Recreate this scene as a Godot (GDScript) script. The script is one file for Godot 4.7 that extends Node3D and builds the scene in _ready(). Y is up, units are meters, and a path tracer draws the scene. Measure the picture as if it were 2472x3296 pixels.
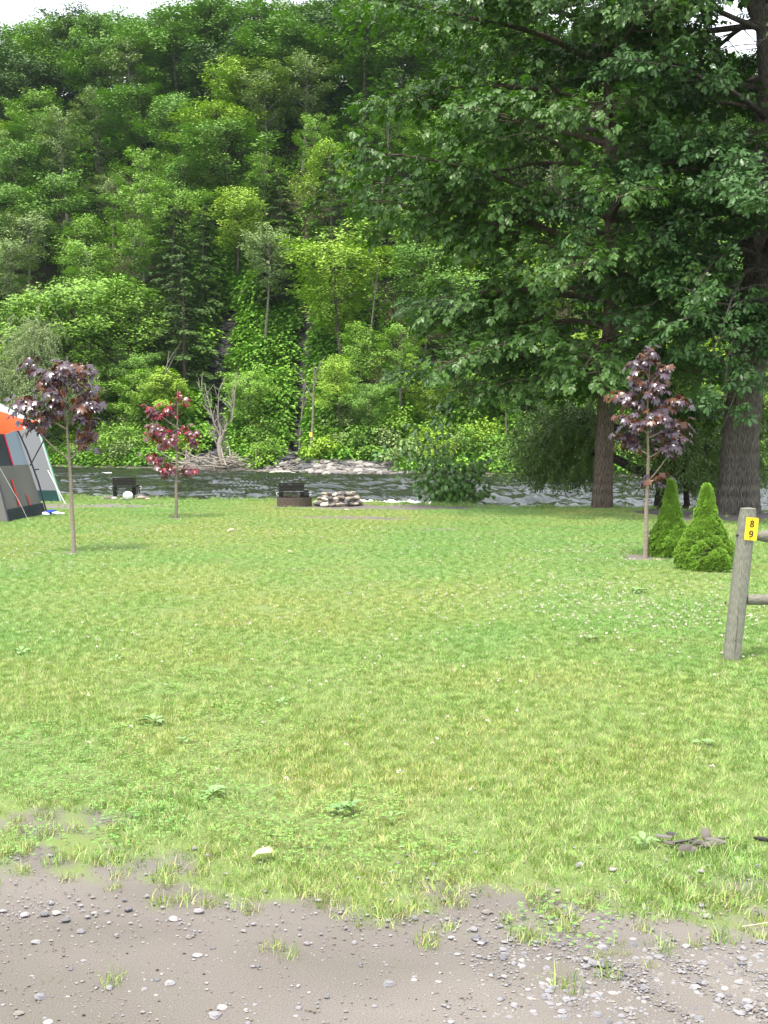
extends Node3D
# A grassy campsite beside a river, with a wooded hill on the far bank.

var rng := RandomNumberGenerator.new()
var noise := FastNoiseLite.new()
var noise_b := FastNoiseLite.new()
var used_names := {}
var M := {}


# ---------------------------------------------------------------- mesh builder
class MB:
	var v := PackedVector3Array()
	var n := PackedVector3Array()
	var c := PackedColorArray()
	var uv := PackedVector2Array()
	var ix := PackedInt32Array()
	var has_uv := false

	func vert(p: Vector3, nn: Vector3, col: Color) -> int:
		v.append(p)
		n.append(nn)
		c.append(col)
		if has_uv:
			uv.append(Vector2.ZERO)
		return v.size() - 1

	func tri(a: Vector3, b: Vector3, d: Vector3, col: Color) -> void:
		var nn := (d - a).cross(b - a).normalized()
		var k := v.size()
		for p in [a, b, d]:
			vert(p, nn, col)
		ix.append(k)
		ix.append(k + 1)
		ix.append(k + 2)

	func quad(a: Vector3, b: Vector3, d: Vector3, e: Vector3, col: Color) -> void:
		var nn := (d - a).cross(b - a).normalized()
		if nn == Vector3.ZERO:
			nn = (e - a).cross(d - a).normalized()
		var k := v.size()
		for p in [a, b, d, e]:
			vert(p, nn, col)
		ix.append_array([k, k + 1, k + 2, k, k + 2, k + 3])

	# a folded leaf: four points, two faces
	func leaf(p: Vector3, d: Vector3, up: Vector3, L: float, W: float, col: Color, fold := 0.12) -> void:
		var s := d.cross(up).normalized()
		var u := s.cross(d).normalized()
		var k := v.size()
		var m := p + d * (L * 0.45) + u * (fold * W)
		v.append(p)
		v.append(m - s * (W * 0.5))
		v.append(p + d * L)
		v.append(m + s * (W * 0.5))
		var n1 := (u + s * fold * 2.0).normalized()
		var n2 := (u - s * fold * 2.0).normalized()
		n.append(u)
		n.append(n1)
		n.append(u)
		n.append(n2)
		for q in 4:
			c.append(col)
		ix.append_array([k, k + 1, k + 2, k, k + 2, k + 3])

	func tube(pts: Array, rad: Array, sides: int, col: Color, cap := true) -> void:
		var k0 := v.size()
		var side := Vector3.ZERO
		for i in pts.size():
			var p: Vector3 = pts[i]
			var a: Vector3 = pts[max(i - 1, 0)]
			var b: Vector3 = pts[min(i + 1, pts.size() - 1)]
			var t := (b - a).normalized()
			if side == Vector3.ZERO:
				side = t.cross(Vector3(0.31, 0.2, 0.93)).normalized()
			side = (side - t * side.dot(t)).normalized()
			var o := t.cross(side)
			for j in sides:
				var w := TAU * j / sides
				var nn := side * cos(w) + o * sin(w)
				vert(p + nn * float(rad[i]), nn, col)
		for i in pts.size() - 1:
			for j in sides:
				var a := k0 + i * sides + j
				var b := k0 + i * sides + (j + 1) % sides
				ix.append_array([a, a + sides, b, b, a + sides, b + sides])
		if cap:
			var last: int = pts.size() - 1
			var t0: Vector3 = (pts[1] - pts[0]).normalized()
			var t1: Vector3 = (pts[last] - pts[last - 1]).normalized()
			var c0 := vert(pts[0], -t0, col)
			var c1 := vert(pts[last], t1, col)
			var e0 := v.size()
			for j in sides:
				vert(v[k0 + j], -t0, col)
			for j in sides:
				vert(v[k0 + last * sides + j], t1, col)
			for j in sides:
				ix.append_array([c0, e0 + j, e0 + (j + 1) % sides])
				ix.append_array([c1, e0 + sides + (j + 1) % sides, e0 + sides + j])

	# a box with cut edges, given by centre, half sizes and a basis
	func box(at: Vector3, h: Vector3, col: Color, bas := Basis.IDENTITY, bev := 0.0) -> void:
		var q := [Vector3.RIGHT, Vector3.UP, Vector3.BACK]
		for ax in 3:
			for sg in [-1.0, 1.0]:
				var nn: Vector3 = q[ax] * sg
				var u: Vector3 = q[(ax + 1) % 3]
				var w: Vector3 = q[(ax + 2) % 3]
				var hn: float = h[ax]
				var hu: float = h[(ax + 1) % 3] - bev
				var hw: float = h[(ax + 2) % 3] - bev
				var ps := []
				for e in [[-1, -1], [1, -1], [1, 1], [-1, 1]]:
					ps.append(at + bas * (nn * hn + u * (hu * e[0]) + w * (hw * e[1])))
				if sg > 0:
					quad(ps[0], ps[3], ps[2], ps[1], col)
				else:
					quad(ps[0], ps[1], ps[2], ps[3], col)
		if bev > 0.0:
			for ax in 3:
				var u: Vector3 = q[(ax + 1) % 3]
				var w: Vector3 = q[(ax + 2) % 3]
				var l: Vector3 = q[ax] * (h[ax] - bev)
				for e in [[-1, -1], [1, -1], [1, 1], [-1, 1]]:
					var p1: Vector3 = u * (h[(ax + 1) % 3] * e[0]) + w * ((h[(ax + 2) % 3] - bev) * e[1])
					var p2: Vector3 = u * ((h[(ax + 1) % 3] - bev) * e[0]) + w * (h[(ax + 2) % 3] * e[1])
					if e[0] * e[1] > 0:
						quad(at + bas * (p1 - l), at + bas * (p1 + l), at + bas * (p2 + l), at + bas * (p2 - l), col)
					else:
						quad(at + bas * (p1 - l), at + bas * (p2 - l), at + bas * (p2 + l), at + bas * (p1 + l), col)

	func mesh(mat: Material) -> ArrayMesh:
		var arr := []
		arr.resize(Mesh.ARRAY_MAX)
		arr[Mesh.ARRAY_VERTEX] = v
		arr[Mesh.ARRAY_NORMAL] = n
		arr[Mesh.ARRAY_COLOR] = c
		if has_uv:
			arr[Mesh.ARRAY_TEX_UV] = uv
		arr[Mesh.ARRAY_INDEX] = ix
		var m := ArrayMesh.new()
		m.add_surface_from_arrays(Mesh.PRIMITIVE_TRIANGLES, arr)
		m.surface_set_material(0, mat)
		return m


# ---------------------------------------------------------------- scene helpers
func numbered(called: String) -> String:
	if not used_names.has(called):
		used_names[called] = 0
		return called
	used_names[called] += 1
	return "%s_%03d" % [called, used_names[called]]


func tag(o: Node, label: String, category: String, group := "") -> void:
	o.set_meta("label", label)
	o.set_meta("category", category)
	if group != "":
		o.set_meta("group", group)


func thing(called: String, label: String, category: String, at := Vector3.ZERO, turn := 0.0, group := "") -> Node3D:
	var o := Node3D.new()
	o.name = numbered(called)
	add_child(o)
	o.position = at
	o.rotation.y = turn
	tag(o, label, category, group)
	return o


func part(called: String, mesh: Mesh, parent: Node, at := Vector3.ZERO) -> MeshInstance3D:
	var o := MeshInstance3D.new()
	o.name = called
	o.mesh = mesh
	parent.add_child(o, true)
	o.position = at
	return o


func struct(called: String, mesh: Mesh) -> MeshInstance3D:
	var o := MeshInstance3D.new()
	o.name = numbered(called)
	o.mesh = mesh
	add_child(o)
	o.set_meta("kind", "structure")
	return o


func scatter(called: String, mesh: Mesh, xf: Array, cols: Array, parent: Node) -> MultiMeshInstance3D:
	var mm := MultiMesh.new()
	mm.transform_format = MultiMesh.TRANSFORM_3D
	mm.use_colors = cols.size() > 0
	mm.mesh = mesh
	mm.instance_count = xf.size()
	for i in xf.size():
		mm.set_instance_transform(i, xf[i])
		if cols.size() > 0:
			mm.set_instance_color(i, cols[i])
	var o := MultiMeshInstance3D.new()
	o.name = called
	o.multimesh = mm
	parent.add_child(o, true)
	return o


func rf(a: float, b: float) -> float:
	return rng.randf_range(a, b)


func rdir() -> Vector3:
	return Vector3(rng.randfn(), rng.randfn(), rng.randfn()).normalized()


func lin(r: float, g: float, b: float) -> Color:
	return Color(r, g, b).linear_to_srgb()


func mat(col: Color, rough: float, spec := 0.5) -> StandardMaterial3D:
	var m := StandardMaterial3D.new()
	m.albedo_color = col
	m.roughness = rough
	m.metallic_specular = spec
	m.vertex_color_use_as_albedo = true
	m.cull_mode = BaseMaterial3D.CULL_DISABLED
	return m


func leaf_mat(col: Color, rough: float, back: Color, spec := 0.5) -> StandardMaterial3D:
	var m := mat(col, rough, spec)
	m.backlight_enabled = true
	m.backlight = back
	return m


func noise_tex(size: int, freq: float, ramp: Array, seed_: int, octaves := 4, kind := FastNoiseLite.TYPE_SIMPLEX_SMOOTH, bump := 0.0) -> NoiseTexture2D:
	var f := FastNoiseLite.new()
	f.noise_type = kind
	f.frequency = freq
	f.fractal_octaves = octaves
	f.seed = seed_
	var t := NoiseTexture2D.new()
	t.width = size
	t.height = size
	t.seamless = true
	t.noise = f
	if bump > 0.0:
		t.as_normal_map = true
		t.bump_strength = bump
	elif ramp.size() > 0:
		var g := Gradient.new()
		var offs := PackedFloat32Array()
		var cs := PackedColorArray()
		for r in ramp:
			offs.append(r[0])
			cs.append(r[1])
		g.offsets = offs
		g.colors = cs
		t.color_ramp = g
	return t


func textured(col: Color, rough: float, tex: Texture2D, scale3: Vector3, height: Texture2D = null, hscale := 0.0, world := true) -> StandardMaterial3D:
	var m := mat(col, rough, 0.3)
	m.albedo_texture = tex
	m.uv1_triplanar = true
	m.uv1_world_triplanar = world
	m.uv1_scale = scale3
	if height != null:
		m.heightmap_enabled = true
		m.heightmap_texture = height
		m.heightmap_scale = hscale
	return m


# ---------------------------------------------------------------- the lie of the land
const WATER := -0.9


func near_edge(x: float) -> float:          # the lawn ends here (z), the bank drops to the river
	return -(23.7 - 0.3 * clampf(x, -45.0, 40.0)) + 0.25 * sin(x * 0.9) + 0.12 * sin(x * 2.3 + 1.0)


func far_edge(x: float) -> float:
	var g := exp(-pow((x + 2.9) / 4.2, 2.0)) * 3.2    # the gravel bar
	return -(62.5 - 0.45 * clampf(x, -60.0, 55.0)) + 0.7 * sin(x * 0.31) + 0.3 * sin(x * 1.1) + g


func ground(x: float, z: float) -> float:
	var d := near_edge(x) - z                # > 0 beyond the lawn's edge
	var y := 0.022 * noise.get_noise_2d(x * 3.0, z * 3.0) + 0.05 * noise.get_noise_2d(x * 0.5 + 90.0, z * 0.5)
	if z > -4.2:
		y += 0.03 * noise.get_noise_2d(x * 1.2, z * 6.0) * smoothstep(-4.2, -3.2, z)
	if d > -0.5:
		y -= 0.12 * smoothstep(-0.5, 0.4, d) + 1.5 * smoothstep(0.2, 2.2, d)
	return y


func ridge(x: float) -> float:
	return 37.0 - 15.0 * smoothstep(4.0, 40.0, x) - 1.5 * sin(x * 0.09 + 0.5) + 3.5 * smoothstep(18.0, 45.0, -x)


func gully(x: float, z: float) -> float:     # 1 inside one of the two bare shale gullies
	var s := hill_s(x, z)
	var g1 := 1.0 - smoothstep(0.7, 1.5, absf(x + 11.6 + 0.05 * (s - 2.0) - 0.5 * sin(s * 0.35)) - 0.3 * noise.get_noise_2d(x * 6.0, z * 6.0))
	g1 *= (1.0 - smoothstep(15.0, 20.0, s)) * smoothstep(-1.0, 3.0, s)
	var g2 := 1.0 - smoothstep(0.5, 1.2, absf(x + 6.2 - 0.04 * s - 0.4 * sin(s * 0.3)) - 0.3 * noise.get_noise_2d(x * 6.0, z * 6.0))
	g2 *= (1.0 - smoothstep(13.0, 22.0, s)) * smoothstep(0.0, 2.0, s)
	return maxf(g1, g2)


func hill_s(x: float, z: float) -> float:
	return (far_edge(x) - z) / 1.1


func hill(x: float, z: float) -> float:
	var s := hill_s(x, z)
	if s < 0.0:
		return WATER + 0.05 + maxf(s, -8.0) * 0.12
	var y := WATER + 0.05 + 0.55 * smoothstep(0.0, 3.0, s) + 0.03 * minf(s, 4.0)
	if s > 3.0:
		var top := ridge(x)
		var q := (s - 3.0) / 43.0
		y += top * (smoothstep(-0.12, 1.12, q) - smoothstep(-0.12, 1.12, 0.0)) / (1.0 - smoothstep(-0.12, 1.12, 0.0)) if q < 1.12 else top
		y += 1.2 * noise.get_noise_2d(x * 1.3, z * 1.3) * smoothstep(3.0, 12.0, s)
		y -= 1.1 * gully(x, z) * smoothstep(3.0, 7.0, s)
	return y


func build_camera_and_light() -> void:
	var cam := Camera3D.new()
	cam.name = "camera"
	add_child(cam)
	cam.position = Vector3(0, 1.6, 0)
	cam.rotation_degrees.x = -4.4
	cam.fov = 51.4
	cam.far = 600.0
	cam.current = true
	var sky_mat := ProceduralSkyMaterial.new()
	sky_mat.sky_top_color = Color(0.87, 0.90, 0.95)
	sky_mat.sky_horizon_color = Color(0.97, 0.98, 1.0)
	sky_mat.sky_curve = 0.2
	sky_mat.ground_bottom_color = Color(0.25, 0.27, 0.2)
	sky_mat.ground_horizon_color = Color(0.5, 0.55, 0.5)
	sky_mat.sky_energy_multiplier = 1.0
	var sky := Sky.new()
	sky.sky_material = sky_mat
	var env := Environment.new()
	env.background_mode = Environment.BG_SKY
	env.sky = sky
	env.tonemap_mode = Environment.TONE_MAPPER_LINEAR
	env.tonemap_exposure = 3.0
	env.sdfgi_enabled = true
	env.ssao_enabled = true
	env.ssil_enabled = true
	env.fog_enabled = true
	env.fog_density = 0.0001
	env.fog_light_color = Color(0.88, 0.93, 1.0)
	var we := WorldEnvironment.new()
	we.name = "environment"
	we.environment = env
	add_child(we)
	var sun := DirectionalLight3D.new()
	sun.name = "sun"
	sun.light_color = Color(1.0, 0.97, 0.92)
	sun.light_energy = 0.75
	sun.light_angular_distance = 9.0
	sun.shadow_enabled = true
	add_child(sun)
	sun.look_at_from_position(Vector3(-4.0, 17.0, 5.0), Vector3.ZERO)


func build_materials() -> void:
	var speck := noise_tex(512, 0.05, [[0.0, Color(0.62, 0.6, 0.58)], [0.35, Color(0.85, 0.83, 0.8)], [0.6, Color(0.95, 0.94, 0.92)], [1.0, Color(1, 1, 1)]], 4, 5)
	var rough_h := noise_tex(512, 0.06, [], 9, 5)
	var soil_tex := noise_tex(1024, 0.2, [[0.0, Color(0.62, 0.6, 0.58)], [0.35, Color(0.84, 0.82, 0.8)], [0.6, Color(0.94, 0.93, 0.91)], [1.0, Color(1, 1, 1)]], 14, 5)
	M.soil = textured(Color.WHITE, 0.95, soil_tex, Vector3(1.1, 1.1, 1.1), rough_h, 0.2)
	M.road = textured(Color.WHITE, 0.95, soil_tex, Vector3(0.9, 0.9, 0.9), rough_h, 0.1)
	M.stone = textured(Color(1, 1, 1), 0.85, speck, Vector3(6, 6, 6), null, 0.0, false)
	M.hill = textured(Color(1, 1, 1), 0.95, soil_tex, Vector3(0.4, 0.4, 0.4), rough_h, 8.0)
	M.grass = leaf_mat(lin(1, 1, 1), 0.5, Color(0.5, 0.55, 0.2), 0.35)
	M.clover_flower = mat(lin(0.66, 0.63, 0.55), 0.7, 0.2)
	M.weed = leaf_mat(lin(0.17, 0.29, 0.09), 0.45, Color(0.35, 0.4, 0.1))
	# hillside foliage
	var back := Color(0.5, 0.55, 0.12)
	M.leaf_yellow = leaf_mat(lin(0.34, 0.52, 0.06), 0.5, back, 0.35)
	M.leaf_bright = leaf_mat(lin(0.265, 0.46, 0.07), 0.5, back, 0.35)
	M.leaf_mid = leaf_mat(lin(0.195, 0.365, 0.065), 0.5, back, 0.35)
	M.leaf_grey = leaf_mat(lin(0.27, 0.38, 0.14), 0.5, back, 0.35)
	M.leaf_dark = leaf_mat(lin(0.115, 0.21, 0.055), 0.5, Color(0.3, 0.35, 0.1), 0.35)
	M.leaf_hemlock = leaf_mat(lin(0.115, 0.2, 0.05), 0.6, Color(0.2, 0.25, 0.1), 0.3)
	M.leaf_silver = leaf_mat(lin(0.32, 0.4, 0.2), 0.5, back, 0.35)
	M.leaf_hickory = leaf_mat(lin(0.09, 0.18, 0.045), 0.4, Color(0.62, 0.75, 0.1), 0.4)
	M.leaf_oak = leaf_mat(lin(0.065, 0.14, 0.04), 0.38, Color(0.35, 0.45, 0.08), 0.35)
	M.leaf_willow = leaf_mat(lin(0.14, 0.23, 0.06), 0.45, Color(0.4, 0.45, 0.12), 0.4)
	M.leaf_lime = leaf_mat(lin(0.10, 0.21, 0.04), 0.35, Color(0.5, 0.6, 0.1), 0.5)
	M.leaf_spruce = leaf_mat(lin(0.3, 0.5, 0.085), 0.5, Color(0.3, 0.35, 0.1), 0.4)
	M.leaf_purple = leaf_mat(lin(0.075, 0.045, 0.062), 0.3, Color(0.75, 0.22, 0.03), 0.7)
	M.leaf_bronze = leaf_mat(lin(0.15, 0.06, 0.025), 0.35, Color(0.9, 0.35, 0.03), 0.6)
	M.leaf_crimson = leaf_mat(lin(0.3, 0.02, 0.035), 0.35, Color(0.9, 0.08, 0.04), 0.6)
	M.leaf_wine = leaf_mat(lin(0.13, 0.035, 0.055), 0.3, Color(0.7, 0.1, 0.06), 0.7)
	var bark_tex := noise_tex(256, 0.05, [[0.0, Color(0.35, 0.33, 0.31)], [0.4, Color(0.62, 0.6, 0.57)], [0.65, Color(0.9, 0.88, 0.85)], [1.0, Color(1, 1, 1)]], 21, 5)
	var wood_tex := noise_tex(256, 0.06, [[0.0, Color(0.62, 0.6, 0.56)], [0.4, Color(0.82, 0.82, 0.78)], [0.7, Color(0.95, 0.96, 0.92)], [1.0, Color(1, 1, 1)]], 23, 5)
	var bark_h := noise_tex(256, 0.05, [], 21, 5)
	M.bark_hill = textured(lin(0.2, 0.18, 0.15), 0.9, bark_tex, Vector3(2, 0.4, 2), null, 0.0, false)
	M.bark_pale = textured(lin(0.36, 0.34, 0.3), 0.9, bark_tex, Vector3(2, 0.5, 2), null, 0.0, false)
	M.bark_hickory = textured(lin(0.29, 0.24, 0.2), 0.9, bark_tex, Vector3(5.0, 0.45, 5.0), bark_h, 4.0, false)
	M.bark_oak = textured(lin(0.32, 0.3, 0.27), 0.95, bark_tex, Vector3(5.5, 0.4, 5.5), bark_h, 8.0, false)
	M.bark_willow = textured(lin(0.085, 0.075, 0.062), 0.95, bark_tex, Vector3(4.0, 0.9, 4.0), bark_h, 5.0, false)
	M.bark_sapling = textured(lin(0.48, 0.41, 0.35), 0.8, bark_tex, Vector3(5, 9, 5), null, 0.0, false)
	M.driftwood = textured(lin(0.56, 0.52, 0.46), 0.85, bark_tex, Vector3(3, 0.8, 3), null, 0.0, false)
	M.post_wood = textured(lin(0.29, 0.28, 0.25), 0.9, wood_tex, Vector3(12, 1.1, 12), bark_h, 0.4, false)
	M.rail_wood = textured(lin(0.25, 0.235, 0.21), 0.9, wood_tex, Vector3(1.0, 12, 12), bark_h, 0.4, false)
	M.steel = textured(lin(0.035, 0.033, 0.032), 0.6, bark_tex, Vector3(3, 3, 3), null, 0.0, false)
	M.rust = textured(lin(0.17, 0.14, 0.118), 0.75, bark_tex, Vector3(3, 3, 3), null, 0.0, false)
	M.bright_wire = mat(lin(0.7, 0.7, 0.7), 0.35)
	M.paint = mat(Color(1, 1, 1), 0.5, 0.5)
	M.cloth = mat(Color(1, 1, 1), 0.85, 0.2)
	var w := StandardMaterial3D.new()
	w.albedo_color = lin(0.02, 0.023, 0.017)
	w.roughness = 0.06
	w.metallic_specular = 0.5
	w.normal_enabled = true
	w.normal_texture = noise_tex(512, 0.03, [], 31, 3, FastNoiseLite.TYPE_SIMPLEX_SMOOTH, 6.0)
	w.normal_scale = 0.5
	w.uv1_triplanar = true
	w.uv1_world_triplanar = true
	w.uv1_scale = Vector3(0.5, 0.5, 0.5)
	M.water = w
	M.foam = mat(lin(0.8, 0.82, 0.82), 0.6, 0.4)


# ---------------------------------------------------------------- the setting
func grid_mesh(xs: Array, zs: Array, h: Callable, colour: Callable, m: Material) -> ArrayMesh:
	var mb := MB.new()
	var nx := xs.size()
	for z: float in zs:
		for x: float in xs:
			mb.v.append(Vector3(x, h.call(x, z), z))
			mb.c.append(colour.call(x, z))
	for j in zs.size():
		for i in nx:
			var l := mb.v[j * nx + max(i - 1, 0)]
			var r := mb.v[j * nx + min(i + 1, nx - 1)]
			var u := mb.v[max(j - 1, 0) * nx + i]
			var d := mb.v[min(j + 1, zs.size() - 1) * nx + i]
			var nn := (d - u).cross(r - l).normalized()
			mb.n.append(nn if nn.y > 0.0 else -nn)
	for j in zs.size() - 1:
		for i in nx - 1:
			var a := j * nx + i
			# zs run from near to far, so rows go towards -z
			mb.ix.append_array([a, a + nx, a + 1, a + 1, a + nx, a + nx + 1])
	return mb.mesh(m)


func steps(a: float, b: float, st: float) -> Array:
	var out := []
	var n := int(absf(b - a) / st)
	for i in n + 1:
		out.append(lerpf(a, b, float(i) / n))
	return out


func earth(x: float, z: float) -> Color:      # dry pale silt, with damper grey-brown patches along the wheel track
	var damp := clampf(0.5 + 0.9 * noise.get_noise_2d(x * 1.6 + 5.0, z * 6.0) + 0.5 * noise_b.get_noise_2d(x * 5.0, z * 12.0), 0.0, 1.0)
	return Color(0.205, 0.189, 0.174).lerp(Color(0.16, 0.146, 0.133), damp)


func build_land() -> void:
	var xs := [-90.0, -60.0, -40.0, -30.0, -22.0] + steps(-18.0, -3.5, 0.25) + steps(-3.43, 4.0, 0.07) + steps(4.25, 16.0, 0.25) + [20.0, 28.0, 40.0, 60.0, 90.0]
	var zs := [60.0, 30.0, 12.0] + steps(4.0, -2.5, 0.5) + steps(-2.57, -5.2, 0.07) + steps(-5.45, -34.0, 0.25) + [-45.0, -60.0]
	struct("lawn", grid_mesh(xs, zs, func(x, z): return ground(x, z) - (0.0 if z > -34.5 else 0.6), func(x, z): return earth(x, z).lerp(Color(0.175, 0.235, 0.08), 1.0 - smoothstep(0.3, 0.5, bare(x, z) + 0.25 * noise_b.get_noise_2d(x * 40.0, z * 40.0))) if z < -3.0 and z > -27.0 else earth(x, z), M.soil))
	# the road crosses in front of the camera
	var rx := [-90.0, -60.0, -40.0, -25.0, -15.0, -8.0] + steps(-5.0, 5.0, 0.08) + [8.0, 15.0, 25.0, 40.0, 60.0, 90.0]
	var rt := steps(0.0, 1.0, 0.02)
	var mb := MB.new()
	for t: float in rt:
		for x: float in rx:
			var far := -3.55 + 0.12 * x * (1.0 if absf(x) < 5.0 else 0.0) * -0.2 + 0.18 * noise.get_noise_2d(x * 9.0, 3.0)
			var z: float = lerpf(2.2, far, t)
			var y := ground(x, z) + 0.006 + 0.008 * noise_b.get_noise_2d(x * 22.0, z * 22.0)
			y -= 0.02 * smoothstep(0.94, 1.0, t)
			mb.v.append(Vector3(x, y, z))
			mb.c.append(earth(x, z))
	var nx := rx.size()
	for j in rt.size():
		for i in nx:
			var nn := (mb.v[min(j + 1, rt.size() - 1) * nx + i] - mb.v[max(j - 1, 0) * nx + i]).cross(mb.v[j * nx + min(i + 1, nx - 1)] - mb.v[j * nx + max(i - 1, 0)]).normalized()
			mb.n.append(nn if nn.y > 0 else -nn)
	for j in rt.size() - 1:
		for i in nx - 1:
			var a := j * nx + i
			mb.ix.append_array([a, a + nx, a + 1, a + 1, a + nx, a + nx + 1])
	var road := struct("gravel_road", mb.mesh(M.road))
	build_stones(road)
	# the river
	var wx := [-120.0, -90.0, -70.0, -50.0, -42.0] + steps(-36.0, 22.0, 0.2) + [26.0, 34.0, 45.0, 60.0, 80.0, 110.0]
	var wt := steps(0.0, 1.0, 0.0055)
	mb = MB.new()
	for t: float in wt:
		for x: float in wx:
			var z := lerpf(near_edge(x) - 0.6, far_edge(x) - 1.2, t)
			var rough: float = 1.4 + 0.7 * smoothstep(-14.0, 6.0, x) + 0.5 * noise.get_noise_2d(x * 0.8 + 40.0, z * 0.8)
			rough *= 1.0 - 0.35 * smoothstep(0.55, 1.0, t)
			var y := WATER + rough * (0.10 * noise_b.get_noise_2d(x * 0.6 + 0.4 * z, z * 2.6) + 0.065 * noise_b.get_noise_2d(x * 1.9 + 0.6 * z, z * 6.0) + 0.026 * noise_b.get_noise_2d(x * 8.0 + 50.0, z * 13.0))
			mb.v.append(Vector3(x, y, z))
			mb.c.append(Color.WHITE)
	nx = wx.size()
	for j in wt.size():
		for i in nx:
			var nn := (mb.v[min(j + 1, wt.size() - 1) * nx + i] - mb.v[max(j - 1, 0) * nx + i]).cross(mb.v[j * nx + min(i + 1, nx - 1)] - mb.v[j * nx + max(i - 1, 0)]).normalized()
			mb.n.append(nn if nn.y > 0 else -nn)
	for j in wt.size() - 1:
		for i in nx - 1:
			var a := j * nx + i
			mb.ix.append_array([a, a + nx, a + 1, a + 1, a + nx, a + nx + 1])
	var river := struct("river", mb.mesh(M.water))
	# white water breaking over shallow stones
	var fm := MB.new()
	for spot in [[-0.4, -36.5, 1.3, 0.25], [0.7, -36.0, 0.9, 0.2], [-16.0, -60.5, 0.6, 0.12], [1.6, -35.0, 0.7, 0.2], [4.0, -31.0, 0.8, 0.2], [5.4, -33.0, 0.9, 0.15], [3.0, -28.5, 0.5, 0.12]]:
		for q in 46:
			var px: float = spot[0] + rng.randfn() * spot[2] * 0.5
			var pz: float = spot[1] + rng.randfn() * spot[3]
			var r := rf(0.03, 0.11)
			var p := Vector3(px, WATER + rf(0.0, 0.07), pz)
			var top := fm.vert(p + Vector3(0, r * 0.6, 0), Vector3.UP, Color.WHITE)
			var first := fm.v.size()
			for e in 6:
				var w := TAU * e / 6.0
				fm.vert(p + Vector3(cos(w) * r * 1.8, -r * 0.5, sin(w) * r), Vector3(cos(w), 0.6, sin(w)).normalized(), Color.WHITE)
			for e in 6:
				fm.ix.append_array([top, first + e, first + (e + 1) % 6])
	var foam := part("foam", fm.mesh(M.foam), river)
	foam.set_meta("kind", "stuff")
	# the far bank and the hill
	var hx := [-190.0, -140.0, -100.0, -75.0] + steps(-60.0, 45.0, 0.75) + [55.0, 75.0, 100.0, 140.0, 190.0]
	var ht := [-10.0, -4.0] + steps(-1.5, 60.0, 0.75) + [75.0, 110.0]
	mb = MB.new()
	for s: float in ht:
		for x: float in hx:
			var z: float = far_edge(x) - s * 1.1
			mb.v.append(Vector3(x, hill(x, z), z))
			var g := gully(x, z)
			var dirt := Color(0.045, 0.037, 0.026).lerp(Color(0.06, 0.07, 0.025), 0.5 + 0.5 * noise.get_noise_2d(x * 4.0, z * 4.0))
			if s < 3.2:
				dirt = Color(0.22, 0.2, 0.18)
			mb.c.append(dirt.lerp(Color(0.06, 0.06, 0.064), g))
	nx = hx.size()
	for j in ht.size():
		for i in nx:
			var nn := (mb.v[min(j + 1, ht.size() - 1) * nx + i] - mb.v[max(j - 1, 0) * nx + i]).cross(mb.v[j * nx + min(i + 1, nx - 1)] - mb.v[j * nx + max(i - 1, 0)]).normalized()
			mb.n.append(nn if nn.y > 0 else -nn)
	for j in ht.size() - 1:
		for i in nx - 1:
			var a := j * nx + i
			mb.ix.append_array([a, a + nx, a + 1, a + 1, a + nx, a + nx + 1])
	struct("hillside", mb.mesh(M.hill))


func stone_mesh(sd: int, flat: float, col: Color, m: Material = null) -> ArrayMesh:
	var r := RandomNumberGenerator.new()
	r.seed = sd
	var mb := MB.new()
	var cuts := []
	for k in 9:
		cuts.append([Vector3(r.randfn(), r.randfn(), r.randfn()).normalized(), r.randf_range(0.62, 0.95)])
	var rows := 5
	var cols := 9
	var ps := []
	for i in rows + 1:
		for j in cols:
			var th := PI * i / rows
			var ph := TAU * (j + 0.5 * (i % 2)) / cols
			var d := Vector3(sin(th) * cos(ph), cos(th), sin(th) * sin(ph))
			var rad := 1.0
			for cc in cuts:
				var dd: float = d.dot(cc[0])
				if dd > 0.01:
					rad = minf(rad, cc[1] / dd)
			var p := d * rad
			p.y *= flat
			ps.append(p)
	for i in rows:
		for j in cols:
			var a: Vector3 = ps[i * cols + j]
			var b: Vector3 = ps[i * cols + (j + 1) % cols]
			var c: Vector3 = ps[(i + 1) * cols + j]
			var d: Vector3 = ps[(i + 1) * cols + (j + 1) % cols]
			if i > 0:
				mb.tri(a, c, b, col)
			if i < rows - 1:
				mb.tri(b, c, d, col)
	return mb.mesh(m if m else M.stone)


var stone_kinds := []


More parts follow.
